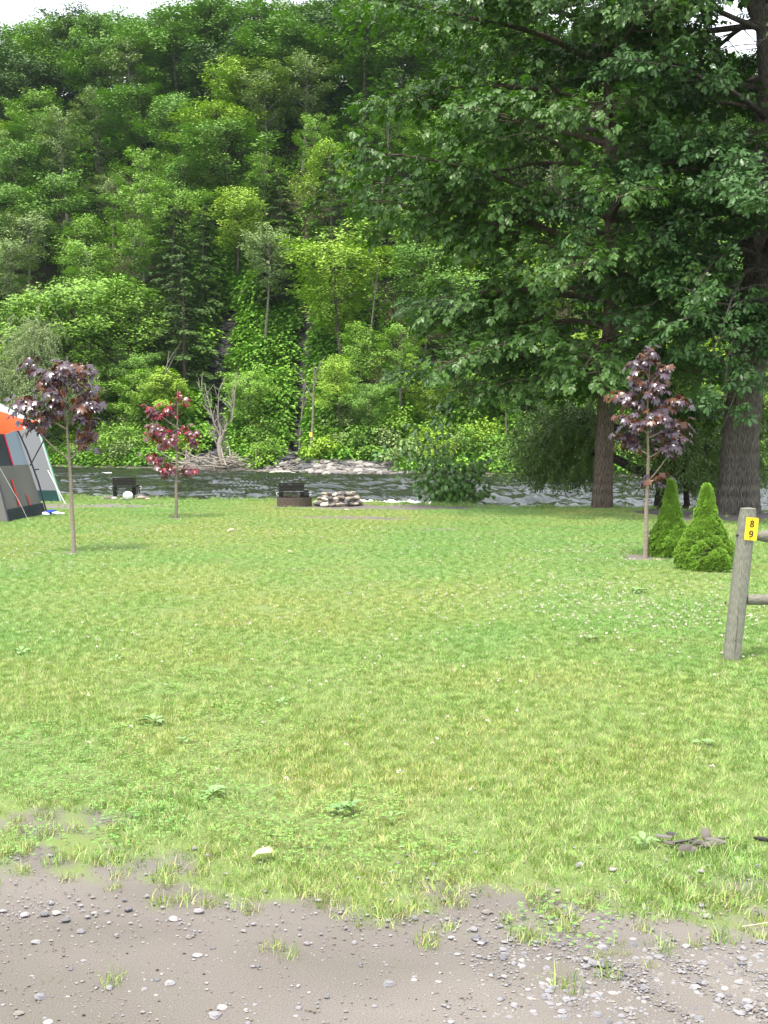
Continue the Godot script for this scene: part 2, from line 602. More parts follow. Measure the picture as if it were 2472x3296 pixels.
func build_stones(road: Node3D) -> void:
	var tones := [Color(0.27, 0.265, 0.285), Color(0.3, 0.295, 0.31), Color(0.23, 0.23, 0.25), Color(0.34, 0.33, 0.335), Color(0.25, 0.235, 0.22), Color(0.17, 0.17, 0.19)]
	for k in 8:
		stone_kinds.append(stone_mesh(100 + k, [0.45, 0.6, 0.7, 0.35][k % 4], tones[k % tones.size()]))
	# gravel lies thickest towards the right and along the near side of the road
	var xf := []
	var groups := {}
	var big := []
	var tries := 0
	while tries < 210000:
		tries += 1
		var x := rf(-3.6, 4.6)
		var z := rf(-4.0, -1.9)
		var dens := 0.16 + 0.5 * smoothstep(0.25, 0.6, noise.get_noise_2d(x * 2.5 + 7.0, z * 5.0) + 0.3)
		dens = 0.10 + 0.12 * dens + 1.3 * smoothstep(0.05, 0.8, x + 0.5 * noise.get_noise_2d(x * 4.0, z * 4.0)) * smoothstep(-3.4, -3.05, z + 0.12 * noise.get_noise_2d(x * 8.0, 1.0)) 
		dens += 0.12 * smoothstep(-2.9, -2.6, z)
		dens += 0.5 * exp(-pow((x + 1.15) / 0.25, 2.0) - pow((z + 3.42) / 0.07, 2.0)) + 0.35 * exp(-pow((x - 0.25) / 0.3, 2.0) - pow((z + 3.38) / 0.06, 2.0))
		if z < -3.55:
			dens *= 0.3
		if rng.randf() > dens * 0.45:
			continue
		var r := 0.0023 * pow(rng.randf(), -0.45)
		if r > 0.018:
			r = rf(0.005, 0.016)
		var b := Basis(Vector3.UP, rf(0, TAU)) * Basis(Vector3.RIGHT, rf(-0.25, 0.25))
		b = b.scaled(Vector3(r * rf(0.9, 1.4), r * rf(0.8, 1.1), r))
		var t := Transform3D(b, Vector3(x, ground(x, z) + 0.006 + r * 0.12, z))
		var kind := rng.randi() % 8
		if r > 0.0095:
			big.append([r, kind, t])
		else:
			if not groups.has(kind):
				groups[kind] = []
			groups[kind].append(t)
	big.sort_custom(func(a, b): return a[0] > b[0])
	for i in big.size():
		if i < 280:
			var s := part("stone", stone_kinds[big[i][1]], road)
			s.transform = big[i][2]
		else:
			groups[big[i][1]].append(big[i][2])
	# crumbs of dry soil and dark grit
	var crumb := [stone_mesh(140, 0.6, Color(0.2, 0.165, 0.135)), stone_mesh(141, 0.5, Color(0.06, 0.052, 0.05)), stone_mesh(142, 0.5, Color(0.36, 0.32, 0.28))]
	for k in 3:
		var cx := []
		for i in [5200, 2200, 2200][k]:
			var x := rf(-3.4, 3.6)
			var z := rf(-3.75, -1.9)
			if noise.get_noise_2d(x * 5.0 + 30.0 * k, z * 9.0) < rf(-0.35, 0.25):
				continue
			var r := minf(0.0045, 0.0016 * pow(rng.randf(), -0.4))
			cx.append(Transform3D(Basis(Vector3.UP, rf(0, TAU)).scaled(Vector3(r * 1.4, r, r)), Vector3(x, ground(x, z) + 0.008, z)))
		scatter("soil_crumbs", crumb[k], cx, [], road).set_meta("kind", "stuff")
	for kind in groups:
		var g := scatter("loose_gravel", stone_kinds[kind], groups[kind], [], road)
		g.set_meta("kind", "stuff")


# ---------------------------------------------------------------- grass, clover, weeds
func grass_patch(sd: int, blades: int, hmin: float, hmax: float, spread: float, dry: float, wide: float) -> ArrayMesh:
	rng.seed = sd
	var mb := MB.new()
	for i in blades:
		var r := spread * sqrt(rng.randf())
		var w := rf(0, TAU)
		var p := Vector3(cos(w) * r, -0.006, sin(w) * r)
		var h := rf(hmin, hmax)
		var lean := Vector3(rng.randfn(), 0, rng.randfn()) * 0.55
		var d1 := (Vector3.UP + lean * 0.5).normalized()
		var d2 := (Vector3.UP * 0.7 + lean * 1.5).normalized()
		var s := Vector3(cos(w * 7.0), 0, sin(w * 7.0)) * (wide * rf(0.6, 1.2))
		var g := rng.randf()
		var col := Color(0.195, 0.35, 0.095).lerp(Color(0.29, 0.425, 0.125), rng.randf())
		if g < dry:
			col = Color(0.47, 0.45, 0.24).lerp(Color(0.58, 0.52, 0.34), rng.randf())
		elif g < dry * 2.2:
			col = Color(0.36, 0.48, 0.14)
		elif g > 0.93:
			col = Color(0.12, 0.25, 0.06)
		var m := p + d1 * h * 0.5
		var t := m + d2 * h * 0.6
		var nn := s.cross(d1).normalized()
		nn = (nn + Vector3.UP * 0.4).normalized()
		var k := mb.v.size()
		for q in [p - s, p + s, m - s * 0.8, m + s * 0.8, t]:
			mb.v.append(q)
			mb.n.append(nn)
			mb.c.append(col)
		mb.ix.append_array([k, k + 2, k + 1, k + 1, k + 2, k + 3, k + 2, k + 4, k + 3])
	return mb.mesh(M.grass)


func clover_patch(sd: int) -> ArrayMesh:
	rng.seed = sd
	var mb := MB.new()
	for i in 90:
		var r := 0.2 * sqrt(rng.randf())
		var w := rf(0, TAU)
		var p := Vector3(cos(w) * r, rf(0.02, 0.05), sin(w) * r)
		var col := Color(0.15, 0.29, 0.075).lerp(Color(0.24, 0.40, 0.11), rng.randf())
		for e in 3:
			var a := w * 5.0 + TAU * e / 3.0
			mb.leaf(p, Vector3(cos(a), 0.15, sin(a)).normalized(), (Vector3.UP + rdir() * 0.25).normalized(), rf(0.007, 0.012), 0.009, col, 0.05)
	return mb.mesh(M.grass)


func bare(x: float, z: float) -> float:      # how bare the ground is: 1 bare, 0 grassed
	var edge := -3.05 - 0.03 * x + 0.42 * noise.get_noise_2d(x * 6.0, z * 8.0) + 0.25 * noise.get_noise_2d(x * 15.0, z * 15.0)
	if x < -0.3:
		edge -= 0.5 * smoothstep(0.0, 1.3, -0.1 - x)
	var b := smoothstep(edge - 0.85, edge + 0.12, z)
	for q in BARE_SPOTS:
		var d := Vector2((x - q[0]) / q[2], (z - q[1]) / q[3]).length()
		d += 0.5 * noise.get_noise_2d(x * 6.0, z * 6.0)
		b = maxf(b, q[4] * (1.0 - smoothstep(0.6, 1.15, d)))
	return clampf(b, 0.0, 1.0)


const BARE_SPOTS := [
	[0.35, -22.2, 2.1, 0.75, 1.0], [-0.6, -19.2, 1.3, 0.45, 0.65], [-7.0, -22.6, 2.6, 0.9, 0.6], [7.3, -20.4, 2.6, 1.6, 1.0],
	[3.28, -13.3, 0.28, 0.28, 0.9], [-4.0, -13.7, 0.3, 0.3, 0.6], [-3.84, -19.4, 0.3, 0.3, 0.6], [-1.75, -22.4, 0.9, 0.5, 0.8], [0.9, -17.1, 0.5, 0.3, 0.4], [-1.3, -4.3, 0.35, 0.2, 0.45], [-1.9, -4.25, 0.4, 0.2, 0.5]]


func build_grass() -> void:
	var kinds := []
	for k in 4:
		kinds.append(grass_patch(300 + k, 900, 0.014, 0.034, 0.24, 0.2, 0.0015))
	for k in 2:
		kinds.append(grass_patch(310 + k, 640, 0.018, 0.045, 0.2, 0.36, 0.0016))     # drier and longer
	kinds.append(clover_patch(320))
	for k in 2:
		kinds.append(grass_patch(330 + k, 46, 0.03, 0.085, 0.045, 0.3, 0.0017))   # single tufts
	rng.seed = 77
	var xf := []
	var cols := []
	for k in kinds.size():
		xf.append([])
		cols.append([])
	var z := -2.9
	while z > -27.5:
		var stepz := 0.19 if z > -9.0 else 0.24
		var half := 1.9 - z * 0.40
		var x := -half
		while x < half:
			var px := x + rf(-0.13, 0.13)
			var pz := z + rf(-0.13, 0.13)
			x += stepz
			if pz < near_edge(px) - 0.9:
				continue
			var b := bare(px, pz)
			var lush := noise.get_noise_2d(px * 1.4 + 20.0, pz * 1.4)
			var kind := rng.randi() % 4
			var edge_near := smoothstep(-4.5, -3.4, pz)
			if rng.randf() < 0.22 + 0.6 * edge_near:
				kind = 4 + rng.randi() % 2
			if lush > 0.1 and rng.randf() < 0.22:
				kind = 6
			var keep := 1.0 - b
			if b > 0.3:
				kind = 7 + rng.randi() % 2
				keep = (1.0 - b) * 1.0 + 0.02
			if rng.randf() > keep:
				continue
			var sc := rf(0.8, 1.2)
			var bs := Basis(Vector3.UP, rf(0, TAU)).scaled(Vector3(sc, sc * rf(0.8, 1.15), sc))
			xf[kind].append(Transform3D(bs, Vector3(px, ground(px, pz), pz)))
			var q := clampf(0.5 + 1.0 * noise.get_noise_2d(px * 0.9, pz * 0.9 + 50.0) + 0.7 * noise.get_noise_2d(px * 3.5, pz * 3.5 + 20.0) + rf(-0.2, 0.2), 0.0, 1.0)
			cols[kind].append(Color(0.7, 0.9, 0.72).lerp(Color(1.0, 0.93, 0.78), q))
		z -= stepz
	# extra tufts along the ragged edge and at the feet of things
	for i in 2600:
		var px := rf(-3.4, 4.4)
		var pz := rf(-4.6, -2.95)
		var b := bare(px, pz)
		if b > 0.2 and rng.randf() < (0.9 - b) * 0.8 + 0.02:
			var kind := 7 + rng.randi() % 2
			var sc := rf(0.55, 1.1)
			xf[kind].append(Transform3D(Basis(Vector3.UP, rf(0, TAU)).scaled(Vector3(sc, sc * 0.9, sc)), Vector3(px, ground(px, pz), pz)))
			cols[kind].append(Color(0.95, 0.9, 0.8))
	for i in 26:                                # grass growing through the slates
		var px := 1.22 + rng.randfn() * 0.12
		var pz := -3.96 + rng.randfn() * 0.06
		var sc := rf(0.5, 0.9)
		xf[7 + i % 2].append(Transform3D(Basis(Vector3.UP, rf(0, TAU)).scaled(Vector3(sc, sc, sc)), Vector3(px, ground(px, pz), pz)))
		cols[7 + i % 2].append(Color(0.85, 0.95, 0.8))
	# taller, greener grass along the top of the river bank
	for i in 1500:
		var px := rf(-13.0, 12.0)
		var pz := near_edge(px) - rf(-0.5, 0.8)
		if px > 5.6 and rng.randf() < 0.7:
			continue
		var kind := 7 + rng.randi() % 2
		var sc := rf(1.0, 2.0)
		xf[kind].append(Transform3D(Basis(Vector3.UP, rf(0, TAU)).scaled(Vector3(sc * 1.4, sc, sc * 1.4)), Vector3(px, ground(px, pz), pz)))
		cols[kind].append(Color(0.75, 0.9, 0.7))
	var root := Node3D.new()
	root.name = "grass"
	add_child(root)
	root.set_meta("kind", "stuff")
	tag(root, "short mown pale green lawn grass with straw and clover", "grass")
	for k in kinds.size():
		scatter(["grass_blades", "grass_blades", "grass_blades", "grass_blades", "dry_grass", "dry_grass", "clover_leaves", "grass_tuft", "grass_tuft"][k], kinds[k], xf[k], cols[k], root)
	# white clover heads
	var fm := MB.new()
	rng.seed = 5
	for i in 16:
		var d := rdir()
		d.y = absf(d.y)
		fm.leaf(Vector3(0, 0.004, 0), d, Vector3(d.z, 0.4, d.x).normalized(), 0.012, 0.008, Color(1, 1, 1) if i % 4 else Color(0.85, 0.75, 0.65))
	fm.tube([Vector3(0, -0.06, 0), Vector3(0, 0.004, 0)], [0.0012, 0.0012], 3, Color(0.25, 0.4, 0.12), false)
	var fx := []
	var drifts := [[2.6, -9.0, 1.3, 1.2, 330], [1.9, -10.4, 1.2, 1.2, 170], [3.6, -8.0, 0.7, 0.9, 90], [-4.5, -13.6, 1.6, 1.4, 150], [-5.0, -11.5, 1.2, 0.9, 90], [0.5, -9.5, 2.4, 2.4, 120], [-3.0, -16.5, 2.2, 1.6, 150], [0.3, -14.5, 2.6, 2.2, 120], [2.6, -13.4, 1.2, 1.2, 110], [0.0, -6.5, 1.8, 1.6, 45], [-2.0, -8.0, 1.6, 1.6, 45]]
	for dr in drifts:
		for i in dr[4]:
			var px: float = dr[0] + rng.randfn() * dr[2] * 0.6
			var pz: float = dr[1] + rng.randfn() * dr[3] * 0.6
			if pz > -4.3 or bare(px, pz) > 0.3:
				continue
			var sc := rf(0.75, 1.25)
			fx.append(Transform3D(Basis(Vector3.UP, rf(0, TAU)).scaled(Vector3(sc, sc, sc)), Vector3(px, ground(px, pz) + rf(0.032, 0.05), pz)))
	var fl := scatter(numbered("clover_flowers"), fm.mesh(M.clover_flower), fx, [], self)
	fl.set_meta("kind", "stuff")
	tag(fl, "small white clover flower heads dotted through the lawn", "flowers")
	build_weeds()


func build_weeds() -> void:
	# leaf of a plantain: a broad blade with a keel, in two bends
	var lm := MB.new()
	var prof := [[0.0, 0.006], [0.25, 0.012], [0.4, 0.3], [0.62, 0.42], [0.85, 0.26], [1.0, 0.0]]
	for i in prof.size():
		var t: float = prof[i][0]
		var w: float = prof[i][1]
		var y := 0.45 * t - 0.42 * t * t
		for s in [-1.0, 0.0, 1.0]:
			lm.vert(Vector3(s * w * 0.5, y + absf(s) * w * 0.18, -t), Vector3(-s * 0.3, 1, 0.1).normalized(), Color.WHITE)
	for i in prof.size() - 1:
		for s in 2:
			var a := i * 3 + s
			lm.ix.append_array([a, a + 3, a + 1, a + 1, a + 3, a + 4])
	var leafm := lm.mesh(M.weed)
	var sm := MB.new()
	sm.tube([Vector3(0, 0, 0), Vector3(0.004, 0.06, 0.002)], [0.0016, 0.0013], 4, Color(0.8, 0.9, 0.5))
	sm.tube([Vector3(0.004, 0.055, 0.002), Vector3(0.006, 0.1, 0.004)], [0.004, 0.0025], 5, Color(0.7, 0.6, 0.4))
	var stalk := sm.mesh(M.weed)
	var spots := [[-0.76, -4.55, 9, 0.12, 0], [-0.16, -4.35, 9, 0.12, 2], [0.03, -4.27, 4, 0.1, 0], [-1.26, -5.72, 10, 0.13, 0], [1.64, -5.35, 8, 0.11, 0], [-1.03, -5.39, 5, 0.1, 0], [2.5, -10.36, 11, 0.16, 2], [1.58, -7.98, 8, 0.14, 0], [-2.61, -7.54, 6, 0.12, 0], [-1.87, -7.31, 5, 0.1, 0], [-0.6, -6.14, 6, 0.1, 0], [1.0, -3.98, 6, 0.1, 0], [3.82, -11.78, 7, 0.16, 0]]
	for s in spots:
		rng.seed = int(absf(s[0]) * 1000.0 + 3.0)
		var at := Vector3(s[0], ground(s[0], s[1]), s[1])
		var tall: bool = s[4] > 0
		var w := thing("plantain_weed", "low broad-leaved weed with upright brown seed stalks in the lawn" if tall else "low broad-leaved weed rosette flat in the mown lawn", "weed", at, 0.0, "weeds with seed stalks in the lawn" if tall else "flat weed rosettes in the lawn")
		for i in int(s[2]):
			var o := part("leaf", leafm, w, Vector3(0, 0.012, 0))
			o.rotation = Vector3(rf(-0.05, 0.5), TAU * i / float(s[2]) + rf(-0.3, 0.3), rf(-0.25, 0.25))
			var L: float = s[3] * rf(0.42, 0.75)
			o.scale = Vector3(L, L, L)
		for i in int(s[4]):
			var o := part("seed_stalk", stalk, w, Vector3(rf(-0.02, 0.02), 0.0, rf(-0.02, 0.02)))
			o.rotation = Vector3(rf(-0.2, 0.2), 0, rf(-0.2, 0.2))


# ---------------------------------------------------------------- trees: the hill's kinds
func broadleaf(sd: int, H: float, R: float, base: float, boughs: int, per: int, L: float, shape: float, bark: Material) -> Array:
	rng.seed = sd
	var wood := MB.new()
	var crown := MB.new()
	var wob := Vector3(rf(-0.5, 0.5), 0, rf(-0.5, 0.5))
	var tp := func(t: float): return Vector3(0, H * t, 0) + wob * sin(t * 2.6) * 0.6
	var pts := []
	var rad := []
	for i in 7:
		var t := i / 6.0 * 0.94
		pts.append(tp.call(t) - Vector3(0, 0.4 if i == 0 else 0.0, 0))
		rad.append(lerpf(H * 0.014, 0.02, pow(t, 0.8)))
	wood.tube(pts, rad, 6, Color.WHITE)
	for k in boughs:
		var q := pow((k + rng.randf()) / boughs, 0.85)
		var t := lerpf(base, 1.0, q)
		var az := k * 2.4 + rf(-0.4, 0.4)
		var rr := R * pow(sin(PI * clampf(0.12 + q * 0.83, 0.0, 1.0)), 0.75)
		if shape > 0.6:
			rr = R * (0.12 + 0.95 * pow(1.0 - q, 0.7))
		elif shape > 0.25:
			rr = R * pow(sin(PI * clampf(0.05 + q * 0.78, 0.0, 1.0)), 1.1)
		rr *= rf(0.6, 1.22)
		var from: Vector3 = tp.call(t * 0.93)
		var out := Vector3(cos(az), 0, sin(az))
		var tip := from + out * rr + Vector3(0, rr * rf(0.3, 0.75) + H * 0.03, 0)
		wood.tube([from, from.lerp(tip, 0.5) + Vector3(0, rr * 0.08, 0), tip], [0.045, 0.03, 0.01], 3, Color.WHITE, false)
		var m := 2 + int(rr / (R * 0.38))
		for j in m:
			var f := 1.0 - 0.62 * j / m
			var c := from.lerp(tip, f) + rdir() * R * 0.12
			var cr := R * rf(0.2, 0.32)
			var tone := rf(0.68, 0.95)
			for l in per:
				var d := rdir()
				var rad2 := cr * pow(rng.randf(), 0.4)
				var p := c + Vector3(d.x * rad2, d.y * rad2 * 0.7, d.z * rad2)
				var dir := (Vector3(d.x, -0.25, d.z) + out * 0.5 + rdir() * 0.4).normalized()
				var up := (Vector3.UP + rdir() * 0.55 + out * 0.6).normalized()
				var tt := tone * rf(0.82, 1.05)
				crown.leaf(p, dir, up, L * rf(0.7, 1.25), L * 0.62, Color(tt, tt, tt * rf(0.8, 1.0)))
	return [wood.mesh(bark), crown.mesh(M.leaf_mid)]


func hemlock(sd: int, H: float, R: float) -> Array:
	rng.seed = sd
	var wood := MB.new()
	var crown := MB.new()
	wood.tube([Vector3(0, -0.4, 0), Vector3(0.05, H * 0.5, 0), Vector3(0, H * 0.99, 0)], [H * 0.016, H * 0.01, 0.015], 6, Color.WHITE)
	var n := 74
	for k in n:
		var q := (k + rng.randf()) / n
		var y := H * lerpf(0.1, 0.98, q)
		var r := R * pow(1.0 - q, 0.75) * rf(0.65, 1.15) + 0.18
		var az := k * 2.4 + rf(-0.5, 0.5)
		var out := Vector3(cos(az), 0, sin(az))
		var side := Vector3(-out.z, 0, out.x)
		var drop := rf(0.1, 0.4)
		wood.tube([Vector3(0, y, 0), Vector3(0, y, 0) + out * r * 0.6 - Vector3(0, drop * r * 0.25, 0)], [0.03, 0.012], 3, Color.WHITE, false)
		var tone := rf(0.6, 0.95)
		var cnt := 52 + int(70.0 * r / R)
		for l in cnt:
			var f := sqrt(rng.randf())
			var sd2 := rng.randfn() * 0.2 * r * (1.15 - f) + rng.randfn() * 0.05
			var p := Vector3(0, y, 0) + out * r * f + side * sd2 - Vector3(0, drop * r * f * f + absf(sd2) * 0.3, 0)
			p.y += rng.randfn() * 0.05
			var dir := (out * 0.8 + side * signf(sd2) * rf(0.2, 1.0) - Vector3(0, rf(0.1, 0.5), 0)).normalized()
			var tt := tone * rf(0.8, 1.1)
			crown.leaf(p, dir, (Vector3.UP + rdir() * 0.35 + out * 0.3).normalized(), rf(0.22, 0.42) * (0.45 + 0.55 * minf(1.0, r / R)), 0.12, Color(tt, tt, tt))
	return [wood.mesh(M.bark_hill), crown.mesh(M.leaf_hemlock)]


func shrub(sd: int, H: float, R: float, per: int, L: float) -> Array:
	rng.seed = sd
	var wood := MB.new()
	var crown := MB.new()
	for k in 15:
		var az := k * 2.4 + rf(-0.3, 0.3)
		var e := rf(0.2, 1.0)
		var tip := Vector3(cos(az) * R * e, H * (1.05 - 0.7 * e * e) * rf(0.6, 1.05), sin(az) * R * e)
		wood.tube([Vector3(cos(az) * 0.05, -0.15, sin(az) * 0.05), tip * 0.6, tip], [0.025, 0.015, 0.005], 3, Color.WHITE, false)
		for j in 2:
			var c := tip * (1.0 - 0.38 * j)
			var cr := R * rf(0.3, 0.42)
			var tone := rf(0.65, 0.97)
			for l in per:
				var d := rdir()
				var r2 := cr * pow(rng.randf(), 0.4)
				var p := c + Vector3(d.x, d.y * 0.7, d.z) * r2
				p.y = maxf(p.y, 0.02)
				var tt := tone * rf(0.82, 1.05)
				crown.leaf(p, (Vector3(d.x, -0.3, d.z) + rdir() * 0.5).normalized(), (Vector3.UP + rdir() * 0.55).normalized(), L * rf(0.7, 1.2), L * 0.6, Color(tt, tt, tt * 0.9))
	return [wood.mesh(M.bark_hill), crown.mesh(M.leaf_bright)]


func plant_tree(called: String, proto: Array, m: Material, at: Vector3, turn: float, sc: Vector3, label: String, category: String, group: String) -> Node3D:
	var t := thing(called, label, category, at, turn, group)
	part("trunk" if category == "tree" else "stems", proto[0], t)
	var c := part("crown" if category == "tree" else "foliage", proto[1], t)
	if m:
		c.material_override = m
	t.scale = sc
	return t


func build_forest() -> void:
	var round_kinds := []
	for k in 5:
		round_kinds.append(broadleaf(400 + k, 9.0, 2.7, 0.3, [28, 34, 32, 26, 30][k], [92, 80, 80, 110, 90][k], [0.215, 0.19, 0.17, 0.2, 0.23][k], [0.0, 0.4, 1.0, 0.0, 0.8][k], M.bark_hill))
	var airy_kinds := []
	for k in 4:
		airy_kinds.append(broadleaf(420 + k, 10.5, 2.1, [0.4, 0.5, 0.35, 0.45][k], 24, 70, 0.18, 0.4, M.bark_pale))
	var dark_kinds := []
	for k in 4:
		dark_kinds.append(hemlock(440 + k, 10.5, [2.2, 2.6, 1.9, 2.3][k]))
	var shrubs := []
	for k in 4:
		shrubs.append(shrub(460 + k, [1.6, 2.1, 1.3, 2.6][k], [1.3, 1.4, 1.2, 1.3][k], 40, 0.19))
	var kinds := {
		"yellow": [round_kinds, M.leaf_yellow, "leafy_tree", "yellow-green broadleaf tree", "yellow-green trees on the hillside"],
		"bright": [round_kinds, M.leaf_bright, "leafy_tree", "fresh bright green broadleaf tree", "bright green trees on the hillside"],
		"mid": [round_kinds, M.leaf_mid, "leafy_tree", "mid green broadleaf tree", "mid green trees on the hillside"],
		"grey": [airy_kinds, M.leaf_grey, "slender_tree", "slender grey-green tree", "grey-green slender trees on the hillside"],
		"airy": [airy_kinds, M.leaf_bright, "slender_tree", "slender light green tree", "light green slender trees on the hillside"],
		"hemlock": [dark_kinds, M.leaf_hemlock, "hemlock_tree", "dark green conifer", "dark conifers on the hillside"],
		"dark": [round_kinds, M.leaf_dark, "leafy_tree", "dark green broadleaf tree", "dark green trees on the hillside"]}
	rng.seed = 1234
	var placed := []
	# trees that stand out in the photograph: x, distance up the hill, kind, variant, height
	var told := [
		[-9.2, 14.5, "grey", 1, 9.0], [-2.9, 13.0, "yellow", 1, 9.0], [-15.5, 28.0, "yellow", 0, 9.5], [-12.3, 20.5, "yellow", 3, 8.0], [-20.0, 9.0, "bright", 2, 10.0], [-23.0, 6.5, "bright", 0, 10.5], [-26.5, 7.0, "bright", 3, 10.0], [-24.5, 14.0, "airy", 0, 10.0], [-21.0, 20.0, "airy", 2, 10.0],
		[-11.0, 30.0, "grey", 2, 10.5], [-7.5, 31.5, "grey", 3, 10.0], [-15.0, 11.0, "hemlock", 1, 11.0], [-17.0, 14.5, "hemlock", 0, 11.5], [-14.8, 17.5, "hemlock", 3, 9.5], [-8.0, 18.5, "hemlock", 2, 11.0], [-4.0, 20.5, "hemlock", 1, 10.0], [-17.0, 20.0, "bright", 1, 8.5], [-31.0, 27.0, "grey", 0, 10.5], [-2.6, 6.0, "yellow", 2, 5.2], [-8.9, 5.5, "bright", 1, 4.6], [-14.9, 5.5, "yellow", 4, 4.8], [-17.5, 5.0, "bright", 4, 5.2]]
	for q in told:
		placed.append([q[0], far_edge(q[0]) - q[1] * 1.1, q[2], q[3], q[4]])
	var tries := 0
	while tries < 9000 and placed.size() < 345:
		tries += 1
		var x := rf(-52.0, 40.0)
		var s := pow(rng.randf(), 0.85) * 52.0 + 3.6
		var z := far_edge(x) - s * 1.1
		if absf(x) > -z * 0.40 + 3.0:
			continue
		var blocks := false
		for dx in [-2.2, -1.1, 0.0, 1.1, 2.2]:
			for dz in [0.0, -2.5, -5.0]:
				if gully(x + dx, z + dz) > 0.15 and s < 17.0:
					blocks = true
		if blocks or gully(x, z) > 0.08:
			continue
		var spacing := 2.6 if s < 9.0 else (3.9 if s < 34.0 else 3.4)
		var ok := true
		for p in placed:
			if Vector2(p[0] - x, p[1] - z).length() < spacing:
				ok = false
				break
		if not ok:
			continue
		var u := rng.randf()
		var kind := "mid"
		var h := rf(7.0, 10.0)
		if s < 9.0:
			kind = "yellow" if u < 0.3 else ("bright" if u < 0.75 else ("airy" if u < 0.88 else "mid"))
			h = rf(3.2, 6.0)
		elif s < 34.0:
			kind = "yellow" if u < 0.15 else ("bright" if u < 0.33 else ("mid" if u < 0.55 else ("grey" if u < 0.68 else ("airy" if u < 0.8 else "hemlock"))))
		else:
			kind = "mid" if u < 0.42 else ("dark" if u < 0.68 else ("hemlock" if u < 0.82 else ("grey" if u < 0.93 else "bright")))
			h = rf(9.0, 12.0) if kind != "hemlock" else rf(9.5, 12.5)
		placed.append([x, z, kind, rng.randi() % 4, h])
	for p in placed:
		var k: Array = kinds[p[2]]
		var protos: Array = k[0]
		var at := Vector3(p[0], hill(p[0], p[1]) - 0.1, p[1])
		var base_h := 9.0 if protos == round_kinds else 10.5
		var sc: float = p[4] / base_h
		var wide := sc * rf(1.1, 1.5)
		var s := hill_s(p[0], p[1])
		var band := "at the hill's foot" if s < 9.0 else ("on the lower slope" if s < 22.0 else ("on the upper slope" if s < 36.0 else "on the ridge"))
		var by := "past the tents"
		if p[0] > -21.0:
			by = "behind the crimson maple"
		if p[0] > -15.5:
			by = "uphill of the shale gully" if s > 20.0 else "beside the shale gully"
		if p[0] > -10.5:
			by = "between the two gullies" if s < 20.0 else "above both gullies"
		if p[0] > -6.0:
			by = "above the gravel bar"
		if p[0] > 2.5:
			by = "behind the hickory"
		if p[0] > 16.0:
			by = "behind the oak"
		var label := "%s%s %s %s" % ["tall " if p[4] > 9.2 else ("young " if p[4] < 5.5 else ""), k[3], band, by]
		plant_tree(k[2], protos[int(p[3]) % protos.size()], k[1], at, rf(0, TAU), Vector3(wide, sc, wide), label, "tree", k[4]).rotation += Vector3(rf(-0.06, 0.06), 0, rf(-0.06, 0.06))
	# shrubs along the foot of the hill
	rng.seed = 4321
	var n := 0
	tries = 0
	var low := []
	while tries < 3000 and n < 95:
		tries += 1
		var x := rf(-34.0, 26.0)
		var s := rf(1.2, 6.5)
		var z := far_edge(x) - s * 1.1
		if absf(x) > -z * 0.40 + 1.0 or gully(x, z) > 0.25 or gully(x - 0.9, z - 3.0) > 0.3 or gully(x + 0.9, z - 3.0) > 0.3:
			continue
		if x > -7.0 and x < 1.0 and s < 3.2:
			continue
		if x > -14.0 and x < -9.5 and s < 3.0:
			continue
		var ok := true
		for p in low:
			if Vector2(p.x - x, p.y - z).length() < 1.3:
				ok = false
				break
		if not ok:
			continue
		low.append(Vector2(x, z))
		n += 1
		var yellow := rng.randf() < 0.22
		var sc := rf(0.55, 1.15)
		plant_tree("bank_shrub", shrubs[rng.randi() % 4], M.leaf_yellow if yellow else ([M.leaf_bright, M.leaf_mid, M.leaf_grey][n % 3]), Vector3(x, hill(x, z) - 0.05, z), rf(0, TAU), Vector3(sc * 1.1, sc, sc * 1.1), ("yellow-green" if yellow else ["bright green", "mid green", "grey-green"][n % 3]) + (" low" if sc < 0.75 else (" tall" if sc > 1.0 else "")) + " shrub on the far bank " + ("past the tents" if x < -21.0 else ("behind the crimson maple" if x < -14.5 else ("by the driftwood tree" if x < -7.5 else ("behind the gravel bar" if x < 1.5 else ("behind the leafy bush" if x < 6.0 else "behind the dark willow"))))), "shrub", "yellow-green shrubs on the far bank" if yellow else "green shrubs on the far bank")
	# what grows between the trees
	var um := MB.new()
	rng.seed = 99
	for i in 60:
		var d := rdir()
		var tt := rf(0.6, 1.0)
		um.leaf(Vector3(d.x * 0.7, absf(d.y) * 0.75, d.z * 0.7) * pow(rng.randf(), 0.4), (Vector3(d.x, -0.2, d.z) + rdir() * 0.4).normalized(), (Vector3.UP + rdir() * 0.5).normalized(), rf(0.14, 0.3), 0.15, Color(tt, tt, tt * 0.9))
	var xf := []
	var cols := []
	for i in 12500:
		var x := rf(-50.0, 40.0)
		var s := rf(0.6, 52.0) if i > 4500 else rf(0.4, 10.0)
		var z := far_edge(x) - s * 1.1
		if absf(x) > -z * 0.42 + 2.0 or gully(x, z) > rf(0.1, 0.6):
			continue
		if x > -7.0 and x < 1.0 and s < 2.5:
			continue
		if x > -14.0 and x < -9.0 and s < 3.0:
			continue
		var sc := rf(0.5, 1.3) * (1.0 + 1.3 * smoothstep(30.0, 42.0, s))
		xf.append(Transform3D(Basis(Vector3.UP, rf(0, TAU)).scaled(Vector3(sc, sc, sc)), Vector3(x, hill(x, z) - 0.05, z)))
		var g := rng.randf()
		cols.append(Color(0.55, 0.75, 0.5).lerp(Color(1.0, 1.0, 0.7), g * g))
